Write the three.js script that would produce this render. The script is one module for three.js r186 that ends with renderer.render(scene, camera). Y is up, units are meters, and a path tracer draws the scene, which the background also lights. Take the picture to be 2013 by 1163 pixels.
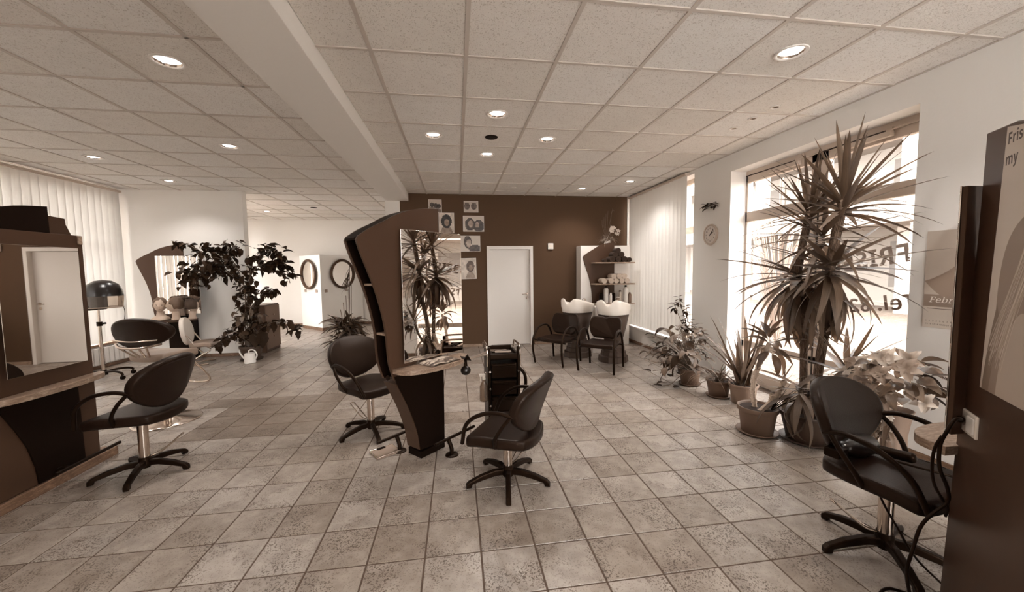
import * as THREE from 'three';
import { RoundedBoxGeometry } from 'three/addons/geometries/RoundedBoxGeometry.js';
import { mergeGeometries, mergeVertices, toCreasedNormals } from 'three/addons/utils/BufferGeometryUtils.js';
import { RectAreaLightUniformsLib } from 'three/addons/lights/RectAreaLightUniformsLib.js';
import { TextGeometry } from 'three/addons/geometries/TextGeometry.js';
import { FontLoader } from 'three/addons/loaders/FontLoader.js';

// ---------------------------------------------------------------- camera, sky, exposure
const scene = new THREE.Scene();
const camera = new THREE.PerspectiveCamera(2 * Math.atan(581.5 / 748.33) * 180 / Math.PI, 2013 / 1163, 0.05, 200);
camera.position.set(0, 1.5027, 0);
camera.rotation.set(-0.0684, -0.143, -0.0117, 'YXZ');
scene.background = new THREE.Color(1.0, 0.995, 0.985);
scene.backgroundIntensity = 7.5;
const renderer = new THREE.WebGLRenderer({ antialias: true });
renderer.toneMapping = THREE.LinearToneMapping;
renderer.toneMappingExposure = 1.76;
renderer.shadowMap.enabled = true;
RectAreaLightUniformsLib.init();
const LAMP_CD = 2.9;          // candela of one ceiling downlight
const H = 2.953;            // ceiling height

// ---------------------------------------------------------------- helpers
let seed = 12345;
const rnd = () => { seed |= 0; seed = seed + 0x6D2B79F5 | 0; let t = Math.imul(seed ^ seed >>> 15, 1 | seed); t = t + Math.imul(t ^ t >>> 7, 61 | t) ^ t; return ((t ^ t >>> 14) >>> 0) / 4294967296; };
const rr = (a, b) => a + (b - a) * rnd();
const V3 = (x, y, z) => new THREE.Vector3(x, y, z);
const V2 = (x, y) => new THREE.Vector2(x, y);
const taken = {};
function numbered(n) { if (!(n in taken)) { taken[n] = 0; return n; } taken[n]++; return n + '_' + String(taken[n]).padStart(3, '0'); }
function tag(o, label, category, group, kind) {
  if (label) o.userData.label = label; if (category) o.userData.category = category;
  if (group) o.userData.group = group; if (kind) o.userData.kind = kind; return o;
}
function thing(name, label, category, pos = [0, 0, 0], turn = 0, group, kind) {
  const g = new THREE.Group(); g.name = numbered(name); g.position.set(...pos); g.rotation.y = turn; scene.add(g);
  return tag(g, label, category, group, kind);
}
function mesh(name, geo, mat, parent) {
  const m = new THREE.Mesh(geo, mat); m.castShadow = m.receiveShadow = true; m.name = parent ? name : numbered(name);
  (parent || scene).add(m); return m;
}
const clean = (g) => { const o = g.index ? g.toNonIndexed() : g; for (const k of Object.keys(o.attributes)) if (!['position', 'normal', 'uv', 'color'].includes(k)) o.deleteAttribute(k); return o; };
const merge = (a) => a.length === 1 ? a[0] : mergeGeometries(a.map(clean));
const T = (g, x = 0, y = 0, z = 0, rx = 0, ry = 0, rz = 0) => { g.applyMatrix4(new THREE.Matrix4().makeRotationFromEuler(new THREE.Euler(rx, ry, rz)).setPosition(x, y, z)); return g; };
// planar uv in metres by dominant normal
function muv(g) {
  g = g.index ? g.toNonIndexed() : g; const p = g.attributes.position, n = g.attributes.normal, uv = new Float32Array(p.count * 2);
  for (let i = 0; i < p.count; i++) {
    const ax = Math.abs(n.getX(i)), ay = Math.abs(n.getY(i)), az = Math.abs(n.getZ(i));
    if (ay >= ax && ay >= az) { uv[2 * i] = p.getX(i); uv[2 * i + 1] = p.getZ(i); }
    else if (ax >= az) { uv[2 * i] = p.getZ(i); uv[2 * i + 1] = p.getY(i); }
    else { uv[2 * i] = p.getX(i); uv[2 * i + 1] = p.getY(i); }
  }
  g.setAttribute('uv', new THREE.BufferAttribute(uv, 2)); return g;
}
// box from min/max corners
const bb = (x0, x1, y0, y1, z0, z1) => muv(T(new THREE.BoxGeometry(Math.abs(x1 - x0), Math.abs(y1 - y0), Math.abs(z1 - z0)), (x0 + x1) / 2, (y0 + y1) / 2, (z0 + z1) / 2));
const rb = (x0, x1, y0, y1, z0, z1, r = 0.004, s = 2) => muv(T(new RoundedBoxGeometry(Math.abs(x1 - x0), Math.abs(y1 - y0), Math.abs(z1 - z0), s, r), (x0 + x1) / 2, (y0 + y1) / 2, (z0 + z1) / 2));
const cyl = (r0, r1, h, x = 0, y = 0, z = 0, seg = 20) => T(new THREE.CylinderGeometry(r1, r0, h, seg), x, y + h / 2, z);
const tube = (pts, r, seg = 24, rad = 8, closed = false) => new THREE.TubeGeometry(new THREE.CatmullRomCurve3(pts.map((p) => V3(...p)), closed, 'catmullrom', 0.5), seg, r, rad, closed);
const lathe = (pts, seg = 28) => new THREE.LatheGeometry(pts.map((p) => V2(...p)), seg);
const bar = (a, b, r, seg = 10) => { const A = V3(...a), B = V3(...b), d = B.clone().sub(A), g = new THREE.CylinderGeometry(r, r, d.length(), seg); g.applyQuaternion(new THREE.Quaternion().setFromUnitVectors(V3(0, 1, 0), d.clone().normalize())); g.translate((A.x + B.x) / 2, (A.y + B.y) / 2, (A.z + B.z) / 2); return g; };
function shapeOf(pts, curve) { const s = new THREE.Shape(); if (curve) { const c = new THREE.SplineCurve(pts.map((p) => V2(...p))); s.setFromPoints(c.getPoints(pts.length * 5)); } else s.setFromPoints(pts.map((p) => V2(...p))); return s; }
const extr = (s, depth, bevel = 0, seg = 2, cs = 16) => new THREE.ExtrudeGeometry(s, { depth, bevelEnabled: bevel > 0, bevelSize: bevel, bevelThickness: bevel, bevelOffset: -bevel, bevelSegments: seg, curveSegments: cs });
const face = (dx, dz) => Math.atan2(dx, dz);

// ---------------------------------------------------------------- procedural textures
function lattice(n, s) { const a = new Float32Array(n * n); let q = s; for (let i = 0; i < n * n; i++) { q = (Math.imul(q, 1664525) + 1013904223) | 0; a[i] = (q >>> 8) / 16777216; } return a; }
const lats = {};
function vn(u, v, n, s) { // tileable value noise, n cells across, u,v in 0..1
  const L = lats[n + '_' + s] ||= lattice(n, s * 7919 + n); const x = u * n, y = v * n, xi = Math.floor(x), yi = Math.floor(y), fx = x - xi, fy = y - yi;
  const sx = fx * fx * (3 - 2 * fx), sy = fy * fy * (3 - 2 * fy), x0 = ((xi % n) + n) % n, x1 = (x0 + 1) % n, y0 = ((yi % n) + n) % n * n, y1 = (((yi + 1) % n + n) % n) * n;
  return (L[y0 + x0] * (1 - sx) + L[y0 + x1] * sx) * (1 - sy) + (L[y1 + x0] * (1 - sx) + L[y1 + x1] * sx) * sy;
}
const fbm = (u, v, n, s, o = 4) => { let a = 0, w = 0.5, t = 0; for (let i = 0; i < o; i++) { a += w * vn(u, v, n << i, s + i); t += w; w *= 0.5; } return a / t; };
function dtex(w, h, fn, srgb = true, nearest = false) {
  const d = new Uint8Array(w * h * 4);
  for (let j = 0; j < h; j++) for (let i = 0; i < w; i++) { const c = fn((i + 0.5) / w, (j + 0.5) / h), k = (j * w + i) * 4; d[k] = Math.max(0, Math.min(255, c[0])); d[k + 1] = Math.max(0, Math.min(255, c[1])); d[k + 2] = Math.max(0, Math.min(255, c[2])); d[k + 3] = 255; }
  const t = new THREE.DataTexture(d, w, h); t.wrapS = t.wrapT = THREE.RepeatWrapping; t.magFilter = nearest ? THREE.NearestFilter : THREE.LinearFilter; t.minFilter = nearest ? THREE.NearestFilter : THREE.LinearFilter;
  if (srgb) t.colorSpace = THREE.SRGBColorSpace; t.needsUpdate = true; return t;
}
const rep = (t, rx, ry = rx) => { const c = t.clone(); c.repeat.set(rx, ry); c.needsUpdate = true; return c; };
const mixc = (a, b, t) => [a[0] + (b[0] - a[0]) * t, a[1] + (b[1] - a[1]) * t, a[2] + (b[2] - a[2]) * t];
const sst = (a, b, x) => { const t = Math.max(0, Math.min(1, (x - a) / (b - a))); return t * t * (3 - 2 * t); };

const stoneTex = rep(dtex(1024, 1024, (u, v) => {
  const big = fbm(u, v, 6, 1, 4), mid = fbm(u, v, 24, 7, 3), pit = vn(u, v, 230, 3) * 0.55 + vn(u, v, 460, 4) * 0.45, streak = vn(u, v, 140, 9);
  let c = mixc([146, 134, 124], [173, 162, 152], sst(0.25, 0.75, big * 0.5 + mid * 0.5));
  const dens = sst(0.28, 0.72, fbm(u, v, 9, 21, 3));
  const d = sst(0.60, 0.72, pit * 0.8 + streak * 0.2 + 0.07 * dens);
  c = mixc(c, [80, 65, 54], d * (0.25 + 0.6 * dens));
  return c;
}), 1 / 1.25);
const stoneBump = rep(dtex(512, 512, (u, v) => { const p = fbm(u, v, 40, 31, 3) * 255; return [p, p, p]; }, false), 1 / 0.6);
const fissTex = rep(dtex(1024, 1024, (u, v) => {
  const a = vn(u, v, 128, 41) * 0.45 + vn(u, v * 0.5, 256, 42) * 0.35 + vn(u, v, 64, 43) * 0.2, b = fbm(u, v, 8, 44, 3);
  let c = mixc([232, 227, 222], [239, 235, 230], b);
  return mixc(c, [205, 197, 189], sst(0.61, 0.74, a));
}), 1 / 0.75);
const fissBump = rep(dtex(512, 512, (u, v) => { const a = vn(u, v, 100, 41) * 0.5 + vn(u, v, 200, 42) * 0.5, p = 255 * (1 - sst(0.6, 0.75, a)); return [p, p, p]; }, false), 1 / 0.6);
const plasterBump = rep(dtex(512, 512, (u, v) => { const p = 255 * fbm(u, v, 32, 51, 4); return [p, p, p]; }, false), 1 / 0.5);
const leatherBump = rep(dtex(256, 256, (u, v) => { const p = 255 * (0.5 * vn(u, v, 64, 61) + 0.5 * vn(u, v, 32, 62)); return [p, p, p]; }, false), 1 / 0.12);
const woodTex = (dark, light, s) => rep(dtex(512, 512, (u, v) => { const g = fbm(u, v * 1, 4, s, 3), l = vn(u * 0.25 + 0.1 * g, v, 64, s + 5) * 0.6 + vn(u * 0.5, v, 128, s + 6) * 0.4; return mixc(dark, light, sst(0.2, 0.85, l * 0.7 + g * 0.3)); }), 1 / 0.5);
const lightWood = woodTex([132, 108, 90], [184, 160, 140], 71);
const barkTex = rep(dtex(256, 256, (u, v) => { const r = vn(u * 0.3, v, 32, 81) * 0.6 + vn(u, v, 48, 82) * 0.4; return mixc([74, 56, 44], [150, 128, 110], sst(0.3, 0.7, r)); }), 1 / 0.25);
const leafTex = rep(dtex(128, 256, (u, v) => { const s = vn(u, v * 0.12, 32, 91), b = fbm(u, v, 8, 92, 2); return mixc([180, 172, 160], [255, 250, 240], 0.5 * s + 0.5 * b); }), 1);

// ---------------------------------------------------------------- materials (sepia colours of the photograph)
const std = (o) => new THREE.MeshStandardMaterial(o);
const phy = (o) => new THREE.MeshPhysicalMaterial(o);
const M = {
  wall: std({ color: '#ece7e1', roughness: 0.85, bumpMap: plasterBump, bumpScale: 0.0006 }),
  dark: phy({ color: '#594536', roughness: 0.5, specularIntensity: 0.42, specularColor: '#d6b092', bumpMap: plasterBump, bumpScale: 0.0005 }),
  grout: std({ color: '#5a493d', roughness: 0.9 }),
  rail: std({ color: '#c9beb4', roughness: 0.45 }),
  panelBack: std({ color: '#b9a89a', roughness: 0.9 }),
  panel: [0, 1, 2].map((i) => std({ color: ['#ffffff', '#fdfbf9', '#faf8f5'][i], map: fissTex, roughness: 0.9, bumpMap: fissBump, bumpScale: 0.0012 })),
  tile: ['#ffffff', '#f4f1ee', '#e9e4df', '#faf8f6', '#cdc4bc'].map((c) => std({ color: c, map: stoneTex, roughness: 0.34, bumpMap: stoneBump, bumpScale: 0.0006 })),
  brown: phy({ color: '#4c372a', roughness: 0.42, specularIntensity: 0.42, specularColor: '#d6b092', clearcoat: 0.25, clearcoatRoughness: 0.3 }),
  black: phy({ color: '#150c08', roughness: 0.55, specularIntensity: 0.35, specularColor: '#d9b79b' }),
  blackGloss: phy({ color: '#150d09', roughness: 0.28, clearcoat: 0.4, clearcoatRoughness: 0.25 }),
  plastic: phy({ color: '#1b110b', roughness: 0.4, specularIntensity: 0.42, specularColor: '#d6b092' }),
  leather: phy({ color: '#20150f', specularIntensity: 0.42, specularColor: '#d6b092', roughness: 0.42, bumpMap: leatherBump, bumpScale: 0.0005, clearcoat: 0.12, clearcoatRoughness: 0.3 }),
  leatherLight: phy({ color: '#9d897a', roughness: 0.4, bumpMap: leatherBump, bumpScale: 0.0005 }),
  leatherWhite: std({ color: '#e4d8cc', roughness: 0.45 }),
  chrome: std({ color: '#d6c8bc', roughness: 0.14, metalness: 1 }),
  steel: std({ color: '#b6a698', roughness: 0.32, metalness: 1 }),
  mirror: std({ color: '#efe9e3', roughness: 0.015, metalness: 1 }),
  shelf: std({ map: lightWood, color: '#ffffff', roughness: 0.4 }),
  wood: std({ map: lightWood, color: '#d8c8bb', roughness: 0.55 }),
  white: std({ color: '#eae3dc', roughness: 0.45 }),
  ceramic: phy({ color: '#f1e6da', roughness: 0.2, clearcoat: 0.6, clearcoatRoughness: 0.1 }),
  frame: std({ color: '#cbbaab', roughness: 0.45 }),
  gasket: std({ color: '#3a2b22', roughness: 0.7 }),
  glass: phy({ color: '#ffffff', transmission: 1, roughness: 0.0, thickness: 0, ior: 1.45 }),
  slat: phy({ color: '#f3f0ec', transmission: 0.28, roughness: 1, thickness: 0 }),
  pot: std({ color: '#6f5848', roughness: 0.6 }), potDark: std({ color: '#4a382c', roughness: 0.55 }), potLight: std({ color: '#8d7666', roughness: 0.6 }),
  soil: std({ color: '#2a1c14', roughness: 1 }),
  bark: std({ map: barkTex, roughness: 0.9 }),
  barkPale: std({ map: barkTex, color: '#ffffff', roughness: 0.9 }), scale: std({ color: '#c4b09e', roughness: 0.8 }),
  stem: std({ color: '#6d5a4a', roughness: 0.7 }),
  leaf: ['#85705f', '#947e6d', '#715c4c'].map((c) => phy({ color: c, map: leafTex, roughness: 0.5, transmission: 0.4, thickness: 0 })),
  leafLight: ['#8d7767', '#9b8575'].map((c) => phy({ color: c, map: leafTex, roughness: 0.55, transmission: 0.3, thickness: 0 })),
  leafDark: ['#3c2c21', '#4a382b', '#322419'].map((c) => phy({ color: c, map: leafTex, roughness: 0.5, specularIntensity: 0.5, specularColor: '#d9b79b', transmission: 0.15, thickness: 0 })),
  petal: ['#d9c9ba', '#b5a08f', '#e6d9cc'].map((c) => phy({ color: c, roughness: 0.7, transmission: 0.3, thickness: 0 })),
  skin: std({ color: '#c8b19e', roughness: 0.5 }), hairLight: std({ color: '#6d5645', roughness: 0.6 }), hairDark: std({ color: '#4a3729', roughness: 0.6 }),
  towel: std({ color: '#cdbcad', roughness: 1 }), towelDark: std({ color: '#3a2a20', roughness: 1 }),
  glow: std({ color: '#ffffff', emissive: '#fffaf4', emissiveIntensity: 0.75, roughness: 0.3 }),
  glowTube: std({ color: '#ffffff', emissive: '#fffaf4', emissiveIntensity: 3, roughness: 0.3 }),
  smoke: phy({ color: '#c9bbae', transmission: 0.85, roughness: 0.08, thickness: 0 }),
};

// ---------------------------------------------------------------- the setting
function struct(name, geo, mat) { const m = mesh(name, geo, mat); m.userData.kind = 'structure'; return m; }
const XR = 3.53, XL = -5.7, ZB = -7.46, ZF = 2.6, ZFAR = -11.4;
// floor: grout bed with tiles
const TS = 0.2942, FX = -0.4916, FZ = -1.9487;
const floor = struct('floor', bb(XL - 0.3, XR + 0.3, -0.2, -0.003, ZFAR - 0.2, ZF + 0.2), M.grout);
function plate(w, d, dy, up, inset, u0, v0) { // bevelled plate, visible face at y=0 (up=1 top, up=-1 bottom)
  const a = w / 2, b = d / 2, i = inset, P = [[-a + i, 0, -b + i], [a - i, 0, -b + i], [a - i, 0, b - i], [-a + i, 0, b - i], [-a, -dy * up, -b], [a, -dy * up, -b], [a, -dy * up, b], [-a, -dy * up, b]];
  const Q = [[3, 2, 1, 0], [0, 1, 5, 4], [1, 2, 6, 5], [2, 3, 7, 6], [3, 0, 4, 7]], pos = [], uv = [];
  for (const q of Q) { const o = up > 0 ? [0, 1, 2, 0, 2, 3] : [0, 2, 1, 0, 3, 2]; for (const k of o) { const p = P[q[k]]; pos.push(...p); uv.push(p[0] + u0, p[2] + v0); } }
  const g = new THREE.BufferGeometry(); g.setAttribute('position', new THREE.Float32BufferAttribute(pos, 3)); g.setAttribute('uv', new THREE.Float32BufferAttribute(uv, 2)); g.computeVertexNormals(); return g;
}
{
  camera.updateMatrixWorld(); camera.updateProjectionMatrix();
  const geos = []; for (let i = 0; i < 10; i++) geos.push(plate(TS - 0.007, TS - 0.007, 0.005, 1, 0.0025, rnd() * 7, rnd() * 7));
  const list = [];
  const proj = V3(0, 0, 0);
  for (let i = -18; i <= 13; i++) for (let k = -16; k <= 32; k++) {
    const x = FX + (i + 0.5) * TS, z = FZ - (k + 0.5) * TS;
    if (x < XL - 0.1 || x > XR + 0.25 || z > ZF || z < ZFAR) continue;
    proj.set(x, 0, z).project(camera); const cam = V3(x, 0, z).sub(camera.position), d = cam.length();
    const inside = z < -0.6 && Math.abs(proj.x) < 1.04 && Math.abs(proj.y) < 1.1;
    let tone = [0, 0, 1, 3, 1, 2, 3, 0][Math.floor(rnd() * 8)];
    // a block of tiles from a darker batch, as the photograph shows
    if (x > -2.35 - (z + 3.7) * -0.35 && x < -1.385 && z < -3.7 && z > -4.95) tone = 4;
    list.push({ x, z, tone, g: geos[Math.floor(rnd() * 10)], score: inside ? 1 / d : 0, turn: Math.floor(rnd() * 4) });
  }
  list.sort((a, b) => b.score - a.score);
  const rest = [];
  list.forEach((t, n) => {
    if (n < 300) { const m = mesh('floor_tile', t.g, M.tile[t.tone], floor); m.position.set(t.x, rr(-0.0006, 0.0004), t.z); m.rotation.y = t.turn * Math.PI / 2; }
    else { const g = t.g.clone(); g.rotateY(t.turn * Math.PI / 2); g.translate(t.x, rr(-0.0006, 0.0004), t.z); const c = M.tile[t.tone].color, n3 = g.attributes.position.count, col = new Float32Array(n3 * 3); for (let q = 0; q < n3; q++) { col[3 * q] = c.r; col[3 * q + 1] = c.g; col[3 * q + 2] = c.b; } g.setAttribute('color', new THREE.BufferAttribute(col, 3)); rest.push(g); }
  });
  const fm = M.tile[0].clone(); fm.vertexColors = true;
  const m = mesh('floor_tile_field', mergeGeometries(rest), fm, floor); m.userData.kind = 'stuff';
}
// walls
struct('wall_back', merge([
  bb(-1.03, 0.585, 0, H + 0.1, ZB - 0.14, ZB), bb(0.585, 1.5, 1.965, H + 0.1, ZB - 0.14, ZB), bb(1.5, XR + 0.3, 0, H + 0.1, ZB - 0.14, ZB)]), M.dark);
struct('wall_partition', bb(XL, -3.76, 0, H + 0.1, -7.64, -7.5), M.wall);
struct('wall_pillar', bb(-1.30, -1.03, 0, H + 0.1, -7.72, ZB), M.wall);
struct('wall_far', bb(XL - 0.3, 0.3, 0, H + 0.1, ZFAR - 0.2, ZFAR), M.wall);
struct('wall_side', bb(-1.03, -0.9, 0, H + 0.1, ZFAR, -7.72), M.wall);
struct('wall_front', merge([bb(XL - 0.3, XR + 0.3, 0, 0.36, ZF, ZF + 0.3), bb(XL - 0.3, XR + 0.3, 2.86, H + 0.1, ZF, ZF + 0.3), bb(XL - 0.3, 0.6, 0.36, 2.86, ZF, ZF + 0.3), bb(3.1, XR + 0.3, 0.36, 2.86, ZF, ZF + 0.3)]), M.wall);  // opening holds the unseen window added for more daylight
struct('wall_right', merge([
  bb(XR, XR + 0.32, 0, H + 0.1, ZB, -7.38), bb(XR, XR + 0.32, 0, 0.31, -7.38, -5.32), bb(XR, XR + 0.32, 2.9, H + 0.1, -7.38, -5.32),
  bb(XR, XR + 0.32, 0, H + 0.1, -5.32, -4.55), bb(XR, XR + 0.32, 2.735, H + 0.1, -4.55, -2.52), bb(XR, XR + 0.32, 0, H + 0.1, -2.52, ZF + 0.2)]), M.wall);
struct('wall_left', merge([
  bb(XL - 0.3, XL, 0, 0.36, ZFAR, ZF), bb(XL - 0.3, XL, 2.86, H + 0.1, ZFAR, ZF), bb(XL - 0.3, XL, 0.36, 2.86, -7.75, -7.3), bb(XL - 0.3, XL, 0.36, 2.86, ZFAR, -11.1), bb(XL - 0.3, XL, 0.36, 2.86, 1.6, ZF)]), M.wall);
struct('trim_1', merge([rb(XL + 0.001, -3.76, 0, 0.06, -7.5, -7.485), rb(-3.76, -3.745, 0, 0.06, -7.65, -7.485)]), M.wood);
struct('trim_2', merge([rb(-1.03, 0.56, 0, 0.055, ZB, ZB + 0.014), rb(1.53, XR, 0, 0.055, ZB, ZB + 0.014)]), M.shelf);
struct('trim_3', rb(XL, -1.03, 0, 0.07, ZFAR, ZFAR + 0.015), M.wood);
struct('trim_4', merge([rb(XR - 0.014, XR, 0, 0.055, ZB, -4.55), rb(XR - 0.014, XR, 0, 0.055, -2.52, ZF)]), M.wood);
struct('trim_5', rb(XL, XL + 0.014, 0, 0.055, -7.5, ZF), M.wood);
struct('beam', merge([rb(-1.285, -0.87, 2.815, H + 0.05, ZB, ZF, 0.006)]), M.wall);
struct('wall_light_block', bb(0.2, 1.9, 0, 2.2, ZB - 0.5, ZB - 0.4), M.dark);  // unseen board added behind the door to stop sky light leaking under it
struct('corner_strip', rb(XR - 0.06, XR, 0, H, ZB, ZB + 0.02, 0.003), M.white);

// ceiling: slab, panels, rails
const ceiling = struct('ceiling', bb(XL - 0.3, XR + 0.3, H + 0.14, H + 0.3, ZFAR - 0.2, ZF + 0.2), M.panelBack);
const rowZ = (k) => -2.706 - 0.625 * k;
const BIG = [[-0.218, -4.27], [0.407, -3.644], [1.032, -4.27], [0.407, -4.894], [2.907, -6.144], [2.282, -6.77], [2.282, -2.394],
  [-1.93, -3.02], [-2.555, -4.894], [-4.43, -5.52], [-4.43, -6.77],
  [2.282, 0.107], [0.407, 0.107], [-1.93, -0.518], [-4.43, -3.02], [-4.43, -0.518], [-3.18, 1.356], [1.032, 1.98], [-4.43, -8.644], [-4.43, -9.894]];  // unseen downlights added as fill: out of view, last two in the back room
const SMALL = [[2.907, -3.20], [2.907, -3.465], [2.907, -3.73], [0.407, -6.77], [1.032, -6.77], [1.657, -6.77], [-3.28, -7.46], [-3.02, -7.46], [-2.75, -7.46]];
const DISC = [[0.407, -4.27], [-3.16, -9.25]];
{
  const xsR = [-0.87]; for (let k = 0; k < 7; k++) xsR.push(-0.5305 + 0.625 * k); xsR.push(XR);
  const xsL = [XL]; for (let k = 6; k >= 0; k--) xsL.push(-1.6175 - 0.625 * k); xsL.push(-1.285);
  const zs = []; for (let k = 14; k >= -9; k--) zs.push(rowZ(k)); // ascending z
  const cache = {};
  function cells(xs, zlo, zhi) {
    const zz = [zlo, ...zs.filter((z) => z > zlo + 0.02 && z < zhi - 0.02), zhi];
    for (let i = 0; i + 1 < xs.length; i++) for (let k = 0; k + 1 < zz.length; k++) {
      const x0 = xs[i], x1 = xs[i + 1], z0 = zz[k], z1 = zz[k + 1], cx = (x0 + x1) / 2, cz = (z0 + z1) / 2, w = x1 - x0 - 0.002, d = z1 - z0 - 0.002;
      const holes = [...BIG.map((q) => [...q, 0.082]), ...SMALL.map((q) => [...q, 0.03]), ...DISC.map((q) => [...q, 0.06])].filter((q) => q[0] > x0 && q[0] < x1 && q[1] > z0 && q[1] < z1);
      let g;
      if (holes.length) {
        const s = new THREE.Shape([V2(-w / 2, -d / 2), V2(w / 2, -d / 2), V2(w / 2, d / 2), V2(-w / 2, d / 2)]);
        for (const h of holes) { const p = new THREE.Path(); p.absarc(h[0] - cx, -(h[1] - cz), h[2], 0, Math.PI * 2, true); s.holes.push(p); }
        g = muv(T(extr(s, 0.012, 0, 1, 20), 0, 0, 0, -Math.PI / 2, 0, 0));
      } else { const v = Math.floor(rnd() * 4), key = w.toFixed(3) + d.toFixed(3) + v; g = cache[key] ||= plate(w, d, 0.012, -1, 0.002, v * 0.37, v * 0.71); }
      const m = mesh('ceiling_panel', g, M.panel[Math.floor(rnd() * 3)], ceiling); m.position.set(cx, H + 0.004, cz);
    }
  }
  cells(xsR, ZB, ZF); cells(xsL, -7.5, ZF); cells(xsL, ZFAR, -7.5);
  // T-rails, one mesh for each rail
  const rail = (x0, x1, z0, z1) => mesh('ceiling_rail', rb(x0, x1, H - 0.003, H + 0.012, z0, z1, 0.0015, 1), M.rail, ceiling);
  for (const x of xsR.slice(1, -1)) rail(x - 0.014, x + 0.014, ZB, ZF);
  for (const x of xsL.slice(1, -1)) rail(x - 0.014, x + 0.014, ZFAR, ZF);
  for (const z of zs) { if (z > ZB + 0.03 && z < ZF) rail(-0.87, XR, z - 0.012, z + 0.012); if (z > ZFAR && z < ZF && Math.abs(z + 7.57) > 0.08) rail(XL, -1.285, z - 0.0121, z + 0.0121); }
  for (const [a, b, c, d] of [[XR - 0.02, XR, ZB, ZF], [XL, XL + 0.02, ZFAR, ZF]]) rail(a, b, c, d);
}
// ---------------------------------------------------------------- lamps
{
  const ring = lathe([[0.078, 0.0], [0.086, -0.006], [0.098, -0.007], [0.101, -0.002], [0.1, 0.004], [0.082, 0.004]], 36);
  const refl = lathe([[0.081, 0.0], [0.078, 0.008], [0.07, 0.02]], 24);
  const disc = lathe([[0, 0.01], [0.04, 0.011], [0.074, 0.014], [0.074, 0.02], [0, 0.02]], 24);
  const tubes = merge([tube([[-0.045, 0.006, -0.02], [0.03, 0.006, -0.02], [0.05, 0.006, 0], [0.03, 0.006, 0.02], [-0.045, 0.006, 0.02]], 0.008, 20, 8)]);
  const where = ['above the empty chair and the drawer trolley', 'nearest of the four around the ceiling loudspeaker', 'right one of the four around the ceiling loudspeaker', 'farthest of the four around the ceiling loudspeaker', 'beside the right vertical blinds', 'above the hair-wash basins', 'near the entrance door, beside the right wall', 'left of the beam, closest to the camera', 'left of the beam, second from the beam', 'beside the left vertical blinds, closest to them', 'before the white partition with the mirror'];
  BIG.forEach(([x, z], i) => {
    const g = thing('ceiling_downlight', i < where.length ? 'round recessed ceiling downlight switched on, ' + (i === 0 ? 'left one of the four around the ceiling loudspeaker' : where[i]) : (z < -8 ? 'unseen ceiling downlight added behind the partition to brighten the back room' : 'unseen ceiling downlight added out of view as fill light'), 'lamp', [x, H + 0.001, z], 0, 'recessed ceiling downlights');
    mesh('trim_ring', ring, M.white, g); mesh('reflector', refl, M.chrome, g); mesh('lamp_glass', disc, M.glow, g); mesh('lamp_tube', tubes, M.glowTube, g);
    const L = new THREE.SpotLight(0xfffaf5, LAMP_CD, 0, 1.12, 0.5, 2); L.position.set(x, H - 0.012, z); L.target.position.set(x, 0, z); L.castShadow = true; L.shadow.radius = 3.5; L.name = 'downlight_lamp'; scene.add(L, L.target);
  });
  const sring = lathe([[0.028, 0.0], [0.031, -0.004], [0.041, -0.004], [0.043, 0.002], [0.03, 0.003]], 20), sin = lathe([[0, 0.03], [0.024, 0.03], [0.029, 0]], 16);
  const sw = ['nearest of the three small spots by the entrance', 'middle of the three small spots by the entrance', 'farthest of the three small spots by the entrance', 'left of the three small spots before the dark wall', 'middle of the three small spots before the dark wall', 'right of the three small spots before the dark wall', 'left of the three small spots by the passage', 'middle of the three small spots by the passage', 'right of the three small spots by the passage'];
  SMALL.forEach(([x, z], i) => { const g = thing('ceiling_spot', 'small round unlit ceiling spot, ' + sw[i], 'lamp', [x, H + 0.001, z], 0, 'small unlit ceiling spots'); mesh('trim_ring', sring, M.white, g); mesh('lamp_reflector', sin, M.steel, g); });
  const grille = lathe([[0, -0.006], [0.05, -0.006], [0.068, -0.003], [0.072, 0.003]], 30);
  DISC.forEach(([x, z], i) => { const g = thing('ceiling_loudspeaker', i ? 'dark round loudspeaker in the back room ceiling' : 'dark round loudspeaker between four ceiling downlights', 'loudspeaker', [x, H + 0.002, z]); mesh('grille', grille, M.black, g); });
}
// ---------------------------------------------------------------- door in the dark wall
{
  const d = thing('door_1', 'white flush door with a metal handle in the dark wall', 'door', [1.043, 0, ZB], 0, null, 'structure');
  delete d.userData.category;
  const s = new THREE.Shape([V2(-0.458, 0), V2(0.458, 0), V2(0.458, 1.97), V2(-0.458, 1.97)]); s.holes.push(new THREE.Path([V2(-0.40, -0.001), V2(-0.40, 1.905), V2(0.40, 1.905), V2(0.40, -0.001)]));
  const fr = new THREE.Shape([V2(-0.458, 0), V2(-0.458, 1.97), V2(0.458, 1.97), V2(0.458, 0), V2(0.40, 0), V2(0.40, 1.905), V2(-0.40, 1.905), V2(-0.40, 0)]);
  mesh('door_frame', T(extr(fr, 0.16, 0.003), 0, 0, -0.14), M.white, d);
  mesh('door_leaf', rb(-0.398, 0.398, 0.008, 1.902, -0.1, -0.06, 0.004), M.white, d);
  const h = mesh('door_handle', merge([T(cyl(0.024, 0.024, 0.006, 0, -0.003, 0), 0.345, 1.02, -0.056, Math.PI / 2), bar([0.345, 1.02, -0.055], [0.345, 1.02, -0.005], 0.009), tube([[0.345, 1.02, -0.006], [0.33, 1.02, -0.002], [0.24, 1.018, -0.002]], 0.009, 12, 8)]), M.chrome, d);
  mesh('keyhole_plate', T(cyl(0.024, 0.024, 0.006, 0, -0.003, 0), 0.345, 0.94, -0.056, Math.PI / 2), M.chrome, d);
}
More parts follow.
